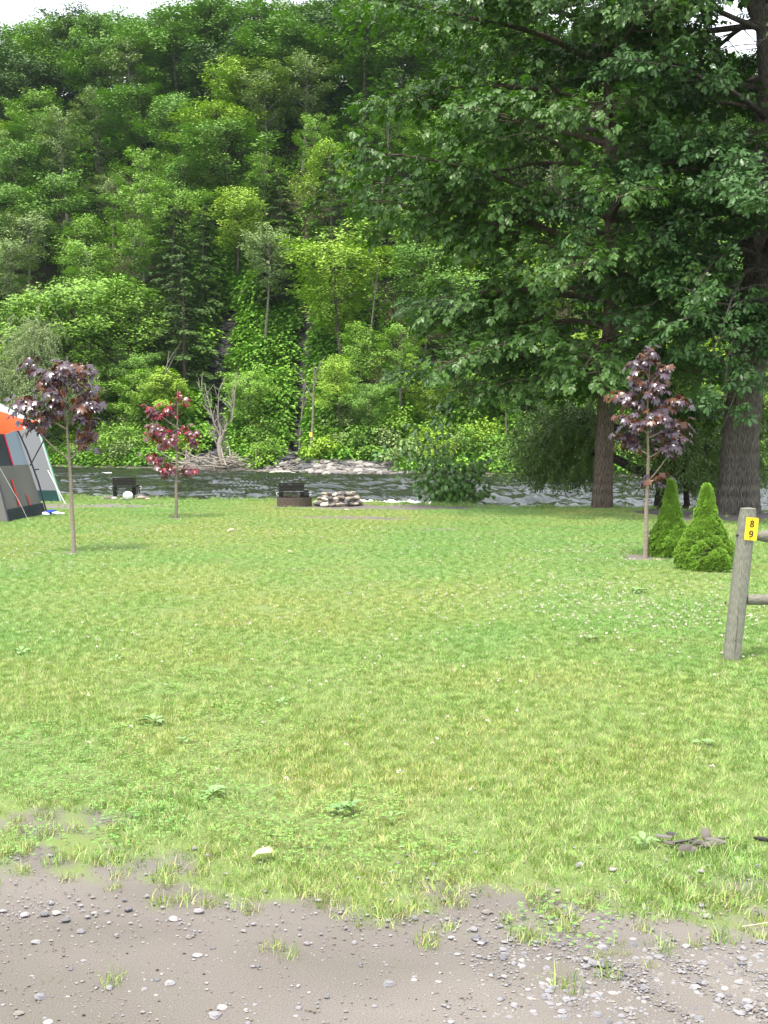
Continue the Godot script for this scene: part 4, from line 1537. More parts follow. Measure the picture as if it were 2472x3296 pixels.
# ---------------------------------------------------------------- dwarf spruces
func build_spruces() -> void:
	var tm := MB.new()
	rng.seed = 760
	for i in 16:
		var d := rdir()
		d.z = -absf(d.z) - 0.2
		var t := rf(0.65, 1.0)
		tm.leaf(Vector3.ZERO, d.normalized(), rdir(), rf(0.024, 0.042), 0.008, Color(t, t, t * 0.8))
	var tuft := tm.mesh(M.leaf_spruce)
	var prof := [[0.0, 0.82], [0.06, 0.95], [0.15, 1.0], [0.26, 0.93], [0.38, 0.71], [0.5, 0.5], [0.62, 0.36], [0.76, 0.25], [0.88, 0.17], [0.96, 0.1], [1.0, 0.03]]
	var rows := [[3.62, -13.39, 0.94, 0.25, "narrow cone-shaped dwarf spruce close beside the purple maple's stem"], [3.66, -12.05, 0.93, 0.315, "broad cone-shaped dwarf spruce nearer the numbered fence post"]]
	for r in rows:
		var t := thing("dwarf_spruce", r[4], "shrub", Vector3(r[0], ground(r[0], r[1]), r[1]), 0.0, "two dwarf spruces on the lawn")
		var st := MB.new()
		st.tube([Vector3(0, -0.1, 0), Vector3(0, r[2] * 0.9, 0)], [0.022, 0.006], 6, Color.WHITE)
		for k in 70:
			var y: float = rf(0.03, 0.9)
			var w := k * 2.4
			var rr: float = 0.75 * r[3] * prof_at(prof, y)
			st.tube([Vector3(0, y * r[2] * 0.95, 0), Vector3(cos(w) * rr, y * r[2], sin(w) * rr)], [0.006, 0.003], 3, Color.WHITE, false)
		part("stem", st.mesh(M.bark_sapling), t)
		var xf := []
		var cols := []
		rng.seed = 770 + int(r[2] * 100)
		for lump in 270:
			var y := pow((lump + rng.randf()) / 270.0, 1.25)
			var w := lump * 2.39996 + rf(-0.2, 0.2)
			var out := Vector3(cos(w), 0, sin(w))
			var size: float = rf(0.036, 0.07) * (0.6 + 0.4 * prof_at(prof, y))
			var rr: float = r[3] * prof_at(prof, y) * rf(0.78, 1.08) - size * 0.5
			var c: Vector3 = out * maxf(rr, 0.0) + Vector3(0, maxf(0.03, y * r[2]), 0)
			var tone := rf(0.72, 1.0)
			for i in 24:
				var d := (rdir() + out * 0.7 + Vector3(0, 0.55, 0)).normalized()
				var sc := rf(0.7, 1.05)
				xf.append(Transform3D(facing(d, (Vector3.UP + rdir() * 0.2).normalized()).scaled_local(Vector3(sc, sc, sc)), c + d * size))
				var g := tone * rf(0.85, 1.0)
				cols.append(Color(g * 0.96, g, g * 0.9))
		scatter("foliage", tuft, xf, cols, t).set_meta("kind", "stuff")


func prof_at(prof: Array, y: float) -> float:
	for i in prof.size() - 1:
		if y <= prof[i + 1][0]:
			return lerpf(prof[i][1], prof[i + 1][1], (y - prof[i][0]) / (prof[i + 1][0] - prof[i][0]))
	return 0.0


# ---------------------------------------------------------------- the numbered post and its rails
func build_fence() -> void:
	var at := Vector3(2.44, ground(2.44, -7.37), -7.37)
	var t := thing("post_and_rail_fence", "weathered grey post and rail fence beginning at the lawn", "fence", at)
	for k in 2:
		var mb := MB.new()
		var rows := 26
		var sides := 22
		var lean := 0.085 if k == 0 else 0.02
		for i in rows + 1:
			var f := float(i) / rows
			var y := lerpf(-0.3, 1.055, f)
			for j in sides:
				var w := TAU * j / sides
				var r := lerpf(0.061, 0.0585, f) * (1.0 + 0.035 * noise.get_noise_3d(cos(w) * 8.0, y * 7.0 + k * 20.0, sin(w) * 8.0))
				var yy := y
				if i == rows:
					r *= 0.88
					yy += 0.008
				mb.vert(Vector3(lean * maxf(y, -0.3) + cos(w) * r, yy, sin(w) * r), Vector3(cos(w), 0.0, sin(w)), Color.WHITE)
		for i in rows:
			for j in sides:
				var a := i * sides + j
				var b := i * sides + (j + 1) % sides
				mb.ix.append_array([a, b, a + sides, b, b + sides, a + sides])
		var top := mb.vert(Vector3(lean * 1.055, 1.07, 0), Vector3.UP, Color(1, 1, 1))
		var e := mb.v.size()
		for j in sides:
			mb.vert(mb.v[rows * sides + j], Vector3.UP, Color(1, 1, 1))
		for j in sides:
			mb.ix.append_array([top, e + j, e + (j + 1) % sides])
		part("post", mb.mesh(M.post_wood), t, Vector3(2.45 * k, 0, -0.05 * k))
	# the upper rail is cut to a tenon, the lower one is a plain pole
	var up := MB.new()
	up.tube([Vector3(0.09, 0.862, 0), Vector3(0.15, 0.865, 0), Vector3(0.215, 0.868, 0), Vector3(0.25, 0.87, 0), Vector3(2.44, 0.885, -0.05)], [0.02, 0.024, 0.043, 0.047, 0.045], 14, Color.WHITE)
	part("rail", up.mesh(M.rail_wood), t)
	var low := MB.new()
	low.tube([Vector3(0.093, 0.425, 0.012), Vector3(0.1, 0.425, 0.012), Vector3(2.44, 0.41, -0.04)], [0.033, 0.037, 0.037], 14, Color.WHITE)
	part("rail", low.mesh(M.rail_wood), t)
	var cr := MB.new()
	cr.tube([Vector3(0.0, 0.02, 0.0612), Vector3(0.012, 0.2, 0.0615), Vector3(0.02, 0.38, 0.0612)], [0.0012, 0.002, 0.001], 4, Color(0.12, 0.1, 0.09), false)
	cr.tube([Vector3(-0.057, 0.4, 0.012), Vector3(-0.056, 0.41, 0.02)], [0.008, 0.008], 6, Color(0.08, 0.06, 0.05))
	cr.tube([Vector3(0.011, 0.87, 0.012), Vector3(0.012, 0.885, 0.02)], [0.009, 0.009], 6, Color(0.08, 0.06, 0.05))
	cr.tube([Vector3(0.006, 0.148, 0.06), Vector3(0.006, 0.148, 0.064)], [0.005, 0.004], 6, Color(0.1, 0.07, 0.06))
	part("crack", cr.mesh(M.paint), t)
	# the number plate
	var tilt := Basis(Vector3.BACK, -0.085)
	var s := thing("site_number_sign", "yellow rounded plate reading 8 9 in dark brown on the grey fence post", "sign", at + Vector3(0.094, 0.925, 0.063))
	s.basis = Basis(Vector3.UP, 0.12) * tilt
	var pm := MB.new()
	var w2 := 0.045
	var h2 := 0.079
	var rim := []
	for c in [[1, 1, 0.0], [-1, 1, PI * 0.5], [-1, -1, PI], [1, -1, PI * 1.5]]:
		for q in 5:
			var a: float = c[2] + q * PI * 0.125
			rim.append(Vector3(c[0] * (w2 - 0.009) + cos(a) * 0.009, c[1] * (h2 - 0.009) + sin(a) * 0.009, 0))
	var yel := Color(0.86, 0.58, 0.012)
	for q in rim.size():
		var a: Vector3 = rim[q]
		var b: Vector3 = rim[(q + 1) % rim.size()]
		var fz := Vector3(0, 0, 0.0025)
		pm.tri(fz, b + fz, a + fz, yel)
		pm.quad(a + fz, b + fz, b, a, yel)
	var plate := part("plate", pm.mesh(M.paint), s)
	var font := SystemFont.new()
	font.font_names = PackedStringArray(["Droid Sans"])
	font.font_weight = 700
	for d in [["8", 0.034], ["9", -0.036]]:
		var tm := TextMesh.new()
		tm.text = d[0]
		tm.font = font
		tm.font_size = 64
		tm.pixel_size = 0.00102
		tm.depth = 0.0012
		var ink := StandardMaterial3D.new()
		ink.albedo_color = lin(0.055, 0.02, 0.008)
		ink.roughness = 0.5
		tm.material = ink
		part("digit", tm, plate, Vector3(0, d[1], 0.0036))
	for y in [0.07, -0.071]:
		var nm := MB.new()
		nm.tube([Vector3(0, y, 0.002), Vector3(0, y, 0.0045)], [0.0035, 0.003], 8, Color(0.12, 0.06, 0.03))
		part("nail", nm.mesh(M.paint), plate)


# ---------------------------------------------------------------- fire rings
func fire_ring(at: Vector3, turn: float, label: String, front: bool) -> void:
	var t := thing("fire_ring_grill", label, "grill", at, turn)
	if front:
		var ring := MB.new()
		var seg := 36
		for i in seg:
			var a := TAU * i / seg
			var b := TAU * (i + 1) / seg
			var ps := []
			for q in [[a, 0.37], [b, 0.37], [b, 0.358], [a, 0.358]]:
				ps.append(Vector3(cos(q[0]) * q[1], 0, sin(q[0]) * q[1]))
			var u := Vector3(0, 0.2, 0)
			var d := Vector3(0, -0.05, 0)
			ring.quad(ps[0] + d, ps[1] + d, ps[1] + u, ps[0] + u, Color.WHITE)
			ring.quad(ps[0] + u, ps[1] + u, ps[2] + u, ps[3] + u, Color.WHITE)
			ring.quad(ps[3] + u, ps[2] + u, ps[2] + d, ps[3] + d, Color.WHITE)
		part("ring", ring.mesh(M.rust), t)
	var z := -0.02 if front else 0.0
	var low := 0.18 if front else -0.03
	for x in [-0.275, 0.165]:
		var up := MB.new()
		up.box(Vector3(x, (low + 0.3) * 0.5, z), Vector3(0.045, (0.32 - low) * 0.5, 0.006), Color.WHITE, Basis.IDENTITY, 0.002)
		part("upright", up.mesh(M.steel), t)
	# hinged grate folded up behind as a plate with rows of slots
	var pl := MB.new()
	var h0 := 0.325
	pl.box(Vector3(-0.055, h0 + 0.02, z + 0.014), Vector3(0.265, 0.02, 0.006), Color.WHITE)
	pl.box(Vector3(-0.055, h0 + 0.0925, z + 0.014), Vector3(0.265, 0.0275, 0.006), Color.WHITE)
	pl.box(Vector3(-0.055, h0 + 0.165, z + 0.014), Vector3(0.265, 0.011, 0.006), Color.WHITE)
	for k in 15:
		pl.box(Vector3(-0.3125 + k * 0.0368, h0 + 0.137, z + 0.014), Vector3(0.012 if k % 4 else 0.018, 0.0175, 0.0055), Color.WHITE)
		pl.box(Vector3(-0.3125 + k * 0.0368, h0 + 0.0525, z + 0.014), Vector3(0.0145 if k % 3 else 0.0184, 0.013, 0.0055), Color.WHITE)
	part("slotted_plate", pl.mesh(M.steel), t)
	var gr := MB.new()
	for k in 13:
		gr.tube([Vector3(-0.3 + k * 0.04, 0.285, -0.3), Vector3(-0.3 + k * 0.04, 0.285, 0.06)], [0.005, 0.005], 5, Color.WHITE)
	gr.tube([Vector3(-0.34, 0.279, 0.06), Vector3(0.3, 0.279, 0.06)], [0.008, 0.008], 6, Color.WHITE)
	gr.tube([Vector3(-0.34, 0.279, -0.3), Vector3(0.3, 0.279, -0.3)], [0.008, 0.008], 6, Color.WHITE)
	part("grate", gr.mesh(M.steel), t)
	if not front:
		var bars := MB.new()
		for k in 17:
			bars.tube([Vector3(-0.29 + k * 0.028, 0.16, 0.02), Vector3(-0.29 + k * 0.028, 0.32, 0.02)], [0.005, 0.005], 5, Color.WHITE)
		part("fire_bars", bars.mesh(M.steel), t)
	var br := MB.new()
	for x in [0.225, 0.262, 0.3]:
		br.box(Vector3(x, (low + 0.33) * 0.5, z + 0.05), Vector3(0.011, (0.33 - low) * 0.5, 0.006), Color.WHITE)
	br.box(Vector3(0.262, 0.325, z + 0.05), Vector3(0.055, 0.02, 0.0075), Color.WHITE)
	br.box(Vector3(0.262, low + 0.02, z + 0.05), Vector3(0.055, 0.03, 0.0075), Color.WHITE)
	part("height_bracket", br.mesh(M.steel), t)
	for sg in [-1.0, 1.0]:
		var hd := MB.new()
		var x0: float = 0.3 if sg > 0 else -0.33
		hd.tube([Vector3(x0, 0.3, 0.06), Vector3(x0 + sg * 0.05, 0.3, 0.06), Vector3(x0 + sg * 0.045, 0.25, 0.07), Vector3(x0 + sg * 0.01, 0.24, 0.07)], [0.006, 0.006, 0.006, 0.006], 6, Color.WHITE)
		part("handle", hd.mesh(M.bright_wire), t)


func build_fire_rings() -> void:
	fire_ring(Vector3(-1.9, ground(-1.9, -22.5), -22.5), 0.12, "black campfire grill on a low rusty steel ring beside a stone heap", true)
	fire_ring(Vector3(-6.05, ground(-6.05, -25.0), -25.0), 0.05, "black slotted campfire grill with bare stones round its foot by the tents", false)
	# the heap of field stones beside the right-hand grill: x, y, z, size, tone
	var warm := [Color(0.42, 0.37, 0.31), Color(0.2, 0.185, 0.17), Color(0.55, 0.52, 0.48), Color(0.32, 0.27, 0.23), Color(0.13, 0.13, 0.14), Color(0.36, 0.32, 0.28)]
	var ms := []
	for k in 12:
		ms.append(stone_mesh(800 + k, [0.62, 0.75, 0.55][k % 3], warm[k % 6]))
	rng.seed = 810
	var n := 0
	for k in 24:
		var w := TAU * k / 24.0
		var x := -0.98 + cos(w) * 0.44 + rf(-0.04, 0.04)
		var z := -22.7 + sin(w) * 0.42 + rf(-0.04, 0.04)
		heap_stone(ms, n, Vector3(x, ground(x, z) + 0.055, z), rf(0.075, 0.115))
		n += 1
	for k in 12:
		var w := TAU * k / 12.0 + 0.2
		var x := -0.98 + cos(w) * 0.4
		var z := -22.7 + sin(w) * 0.36
		if sin(w) > 0.65 and absf(cos(w)) < 0.5:
			continue
		heap_stone(ms, n, Vector3(x, ground(x, z) + 0.16, z), rf(0.08, 0.115))
		n += 1
	for k in 14:
		var x := -0.98 + rng.randfn() * 0.2
		var z := -22.72 + rng.randfn() * 0.16
		heap_stone(ms, n, Vector3(x, ground(x, z) + (0.07 if k < 8 else 0.17), z), rf(0.08, 0.11))
		n += 1
	for k in 7:
		var x := -1.25 + 0.09 * k + rf(-0.03, 0.03)
		var z := -22.9 + rf(-0.1, 0.1)
		heap_stone(ms, n, Vector3(x, ground(x, z) + 0.23, z), rf(0.08, 0.115))
		n += 1
	# stones and the white ball at the left-hand grill
	for q in [[-6.42, -24.72, 0.1], [-6.27, -24.7, 0.08], [-6.55, -24.75, 0.05], [-5.98, -24.72, 0.085], [-6.1, -24.7, 0.05], [-5.66, -24.72, 0.11], [-5.58, -24.78, 0.1], [-5.5, -24.68, 0.055], [-5.85, -24.68, 0.05], [-5.7, -24.85, 0.15]]:
		var s := part_thing("fire_stone", ms[n % 12], "pale rock lying around the foot of the slotted grill", "stone", "rocks round the slotted grill")
		s.transform = Transform3D(Basis(Vector3.UP, rf(0, TAU)) * Basis(Vector3.RIGHT, rf(-0.2, 0.2)) * Basis.from_scale(Vector3(q[2] * 1.35, q[2], q[2])), Vector3(q[0], ground(q[0], q[1]) + q[2] * 0.3, q[1]))
		n += 1
	var bm := SphereMesh.new()
	bm.radius = 0.115
	bm.height = 0.21
	var white := StandardMaterial3D.new()
	white.albedo_color = lin(0.85, 0.84, 0.82)
	white.roughness = 0.35
	bm.material = white
	var ball := part_thing("white_ball", bm, "round white ball resting among rocks before the slotted grill", "ball", "")
	ball.position = Vector3(-5.92, ground(-5.92, -24.55) + 0.1, -24.55)


func part_thing(called: String, mesh: Mesh, label: String, category: String, group: String) -> MeshInstance3D:
	var o := part(numbered(called), mesh, self)
	tag(o, label, category, group)
	return o


func heap_stone(ms: Array, n: int, at: Vector3, r: float) -> void:
	var s := part_thing("field_stone", ms[n % ms.size()], "rounded field stone in the ringed heap beside the rusty fire ring", "stone", "stones of the ringed heap")
	s.transform = Transform3D(Basis(Vector3.UP, rf(0, TAU)) * Basis(Vector3.RIGHT, rf(-0.4, 0.4)) * Basis.from_scale(Vector3(r * rf(0.75, 1.3), r * rf(0.6, 0.95), r * 0.9)), at)


# ---------------------------------------------------------------- tents
func cloth(mb: MB, c: Array, u0: float, u1: float, v0: float, v1: float, col: Color, off: float, wrinkle: float, sag := 0.0) -> void:
	# c: corners bottom-near, bottom-far, top-far, top-near of the whole wall
	var nn: Vector3 = (c[1] - c[0]).cross(c[3] - c[0]).normalized()
	var k0 := mb.v.size()
	var g := 12
	for i in g + 1:
		for j in g + 1:
			var u := lerpf(u0, u1, float(i) / g)
			var v := lerpf(v0, v1, float(j) / g)
			var p: Vector3 = c[0].lerp(c[1], u).lerp(c[3].lerp(c[2], u), v)
			var w := wrinkle * (noise.get_noise_3d(p.x * 6.0 + p.z * 9.0, p.y * 2.2, p.z * 3.0) + 0.5 * noise.get_noise_3d(p.z * 26.0, p.y * 5.0, p.x * 20.0))
			w -= sag * sin(u * PI) * sin(v * PI)
			mb.vert(p + nn * (off + w), nn, col)
	for i in g:
		for j in g:
			var a := k0 + i * (g + 1) + j
			mb.ix.append_array([a, a + 1, a + g + 1, a + 1, a + g + 2, a + g + 1])
	# let each little face find its own normal
	for i in g + 1:
		for j in g + 1:
			var a := mb.v[k0 + max(i - 1, 0) * (g + 1) + j]
			var b := mb.v[k0 + min(i + 1, g) * (g + 1) + j]
			var d := mb.v[k0 + i * (g + 1) + max(j - 1, 0)]
			var e := mb.v[k0 + i * (g + 1) + min(j + 1, g)]
			mb.n[k0 + i * (g + 1) + j] = (b - a).cross(e - d).normalized()


func pole(parent: Node, pts: Array, r: float, col: Color, called := "pole") -> void:
	var mb := MB.new()
	var rs := []
	for p in pts:
		rs.append(r)
	mb.tube(pts, rs, 8, col)
	part(called, mb.mesh(M.paint), parent)


func sheet(parent: Node, called: String, c: Array, u0: float, u1: float, v0: float, v1: float, col: Color, off := 0.0, wrinkle := 0.012, sag := 0.0) -> void:
	var mb := MB.new()
	cloth(mb, c, u0, u1, v0, v1, col, off, wrinkle, sag)
	part(called, mb.mesh(M.cloth), parent)


func build_tents() -> void:
	var g0 := ground(-6.5, -19.2)
	var t := thing("cabin_tent", "dark grey cabin tent with an orange awning and red piping", "tent", Vector3(-6.5, g0, -19.2))
	# corners of the side wall, near end to far end
	var bn := Vector3(0.0, 0.0, 0.82)
	var bf := Vector3(0.06, 0.0, -0.92)
	var tf := Vector3(-0.40, 1.68, -0.76)
	var tn := Vector3(-0.52, 1.70, 0.5)
	var wall := [bn, bf, tf, tn]
	var dark := Color(0.05, 0.055, 0.06)
	var grey := Color(0.145, 0.14, 0.125)
	sheet(t, "ground_band", wall, 0.0, 1.0, 0.0, 0.12, Color(0.032, 0.04, 0.04), 0.03, 0.03)
	sheet(t, "lower_wall", wall, 0.0, 1.0, 0.1, 0.56, grey, 0.0, 0.02)
	sheet(t, "mesh_window", wall, 0.0, 0.5, 0.56, 1.0, dark, 0.0, 0.012)
	sheet(t, "upper_panel", wall, 0.53, 1.0, 0.56, 1.0, Color(0.22, 0.27, 0.31), 0.0, 0.008)
	sheet(t, "piping", wall, 0.495, 0.54, 0.56, 0.99, Color(0.5, 0.03, 0.07), 0.012, 0.004)
	sheet(t, "piping", wall, 0.32, 0.355, 0.1, 0.42, Color(0.6, 0.04, 0.03), 0.022, 0.014)
	sheet(t, "piping", wall, 0.62, 0.645, 0.1, 0.24, Color(0.6, 0.06, 0.04), 0.026, 0.02)
	sheet(t, "piping", wall, 0.07, 0.1, 0.57, 0.62, Color(0.75, 0.12, 0.05), 0.02, 0.004)
	# the other walls and the roof
	var lbn := Vector3(-3.0, 0, 0.82)
	var lbf := Vector3(-3.0, 0, -0.92)
	var ltf := Vector3(-2.55, 1.68, -0.76)
	var ltn := Vector3(-2.5, 1.70, 0.5)
	sheet(t, "end_wall", [lbn, bn, tn, ltn], 0.0, 1.0, 0.0, 1.0, grey, 0.0, 0.015)
	sheet(t, "end_wall", [bf, lbf, ltf, tf], 0.0, 1.0, 0.0, 1.0, grey, 0.0, 0.015)
	sheet(t, "end_wall", [lbf, lbn, ltn, ltf], 0.0, 1.0, 0.0, 1.0, grey, 0.0, 0.015)
	var pk0 := Vector3(-1.5, 2.1, 0.1)
	var pk1 := Vector3(-1.5, 2.1, -0.4)
	var rm := MB.new()
	var rc := Color(0.22, 0.245, 0.25)
	rm.quad(tn, tf, pk1, pk0, rc)
	rm.quad(ltf, ltn, pk0, pk1, rc)
	rm.tri(tn, pk0, ltn, rc)
	rm.tri(tf, ltf, pk1, rc)
	part("roof", rm.mesh(M.cloth), t)
	# orange awning: hangs from the roof edge, swept out to a tip at the right
	var aw := MB.new()
	var oc := Color(0.62, 0.085, 0.03)
	var k0 := 0
	for i in 15:
		var u := i / 14.0
		var ridge_p := Vector3(-1.1, 2.02, 0.3).lerp(Vector3(-0.33, 1.93, 0.15), minf(u * 2.0, 1.0)).lerp(Vector3(0.3, 1.73, 0.0), maxf(0.0, u * 2.0 - 1.0))
		var hem := Vector3(-1.2, 1.55, 0.95).lerp(Vector3(-0.3, 1.62, 0.55), minf(u * 2.0, 1.0)).lerp(Vector3(0.28, 1.695, 0.0), maxf(0.0, u * 2.0 - 1.0))
		hem.y -= 0.12 * sin(PI * u) * (1.0 if u > 0.5 else 0.3)
		ridge_p.y -= 0.04 * sin(PI * maxf(0.0, u * 2.0 - 1.0))
		for j in 7:
			var v := j / 6.0
			var p := ridge_p.lerp(hem, v) + Vector3(0, 0.05 * sin(v * PI), 0) + Vector3(0, 0.02 * noise.get_noise_2d(u * 60.0, v * 14.0), 0)
			aw.vert(p, Vector3.UP, oc)
	for i in 14:
		for j in 6:
			var a := k0 + i * 7 + j
			aw.ix.append_array([a, a + 7, a + 1, a + 1, a + 7, a + 8])
	for i in 15:
		for j in 7:
			var du := aw.v[min(i + 1, 14) * 7 + j] - aw.v[max(i - 1, 0) * 7 + j]
			var dv := aw.v[i * 7 + min(j + 1, 6)] - aw.v[i * 7 + max(j - 1, 0)]
			var q := dv.cross(du).normalized()
			aw.n[i * 7 + j] = q if q.length() > 0.5 else Vector3.UP
	part("awning", aw.mesh(M.cloth), t)
	var pc := Color(0.03, 0.022, 0.045)
	pole(t, [Vector3(0.12, -0.02, -0.9), Vector3(-0.02, 0.6, -0.86), Vector3(-0.2, 1.2, -0.8), Vector3(-0.37, 1.66, -0.72)], 0.016, pc)
	pole(t, [Vector3(0.03, -0.02, 0.9), Vector3(-0.12, 0.55, 0.84), Vector3(-0.34, 1.2, 0.7), Vector3(-0.5, 1.68, 0.55)], 0.016, pc)
	pole(t, [Vector3(0.19, 1.48, -0.72), Vector3(-0.17, 0.92, -0.86)], 0.012, pc, "strut")
	pole(t, [Vector3(-0.1, 0.84, -0.83), Vector3(-0.02, 0.85, -0.9)], 0.014, pc, "clip")
	pole(t, [Vector3(0.30, 1.72, 0.0), Vector3(0.34, 1.735, 0.02)], 0.014, Color(0.8, 0.8, 0.8), "hook")
	pole(t, [Vector3(0.28, 1.7, 0.0), Vector3(0.9, 0.9, -1.0), Vector3(1.55, 0.0, -2.0)], 0.003, Color(0.1, 0.2, 0.18), "guy_line")
	pole(t, [Vector3(-0.35, 1.25, 0.72), Vector3(0.25, 0.35, 1.0), Vector3(0.45, 0.0, 1.1)], 0.0018, Color(0.6, 0.6, 0.55), "guy_line")
	# the screen house behind
	var gb := ground(-7.35, -24.2)
	var b := thing("screen_house", "pale grey screen house with green edges behind the cabin tent", "tent", Vector3(-7.36, gb, -24.2))
	var r0 := Vector3(0, 0, 0)
	var l0 := Vector3(-3.2, 0, 0)
	var r1 := Vector3(-0.62, 1.82, -0.25)
	var l1 := Vector3(-2.6, 1.82, -0.25)
	var r2 := Vector3(-0.5, 0, -1.5)
	var l2 := Vector3(-3.2, 0, -1.5)
	var r3 := Vector3(-1.15, 1.82, -1.25)
	var l3 := Vector3(-2.6, 1.82, -1.25)
	var mesh_c := Color(0.19, 0.195, 0.2)
	for f in [[l0, r0, r1, l1], [r0, r2, r3, r1], [r2, l2, l3, r3], [l2, l0, l1, l3]]:
		sheet(b, "screen_wall", f, 0.0, 1.0, 0.1, 1.0, mesh_c, 0.0, 0.012)
		sheet(b, "ground_band", f, 0.0, 1.0, 0.0, 0.14, Color(0.025, 0.06, 0.055), 0.012, 0.03)
	for q in [[r0, r1], [l0, l1], [r2, r3], [l2, l3]]:
		pole(b, [q[0] - Vector3(0, 0.02, 0), q[1]], 0.022, Color(0.4, 0.43, 0.42), "corner_pole")
		pole(b, [q[0] + Vector3(0.024, 0, -0.01), q[1] + Vector3(0.024, 0, -0.01)], 0.014, Color(0.05, 0.25, 0.13), "green_edge")
	var rb := MB.new()
	var pk := Vector3(-1.6, 2.25, -0.75)
	var rcol := Color(0.27, 0.3, 0.295)
	rb.tri(r1, pk, l1, rcol)
	rb.tri(r3, pk, r1, rcol)
	rb.tri(l3, pk, r3, rcol)
	rb.tri(l1, pk, l3, rcol)
	part("roof", rb.mesh(M.cloth), b)
	pole(b, [Vector3(-0.25, 0.72, 0.12), Vector3(0.32, 0.0, 0.75)], 0.007, Color(0.75, 0.75, 0.68), "guy_rope")
	# a bundle of cloth at the tent's corner
	var bundle := thing("cloth_bundle", "crumpled blue and white cloth on the grass at the tent corner", "cloth", Vector3(-6.28, ground(-6.28, -20.05), -20.05))
	for q in [[0.0, 0.0, 0.13, Color(0.03, 0.06, 0.35)], [0.1, 0.08, 0.1, Color(0.55, 0.62, 0.78)], [-0.08, 0.1, 0.09, Color(0.6, 0.66, 0.8)], [0.2, 0.02, 0.07, Color(0.6, 0.6, 0.5)]]:
		var m := stone_mesh(int(900 + q[2] * 100), 0.55, q[3], M.cloth)
		var o := part("fold", m, bundle, Vector3(q[0], q[2] * 0.35, q[1]))
		o.scale = Vector3(q[2], q[2] * 0.8, q[2])


# ---------------------------------------------------------------- the far bank's driftwood, rocks and dead stems
func limb_path(p: Vector3, d: Vector3, len: float, wob: float, n: int) -> Array:
	var pts := [p]
	for i in n:
		d = (d + rdir() * wob + Vector3(0, 0.06, 0)).normalized()
		p += d * (len / n)
		pts.append(p)
	return pts


func tapered(pts: Array, r0: float, r1: float) -> Array:
	var rs := []
	for i in pts.size():
		rs.append(lerpf(r0, r1, float(i) / (pts.size() - 1)))
	return rs


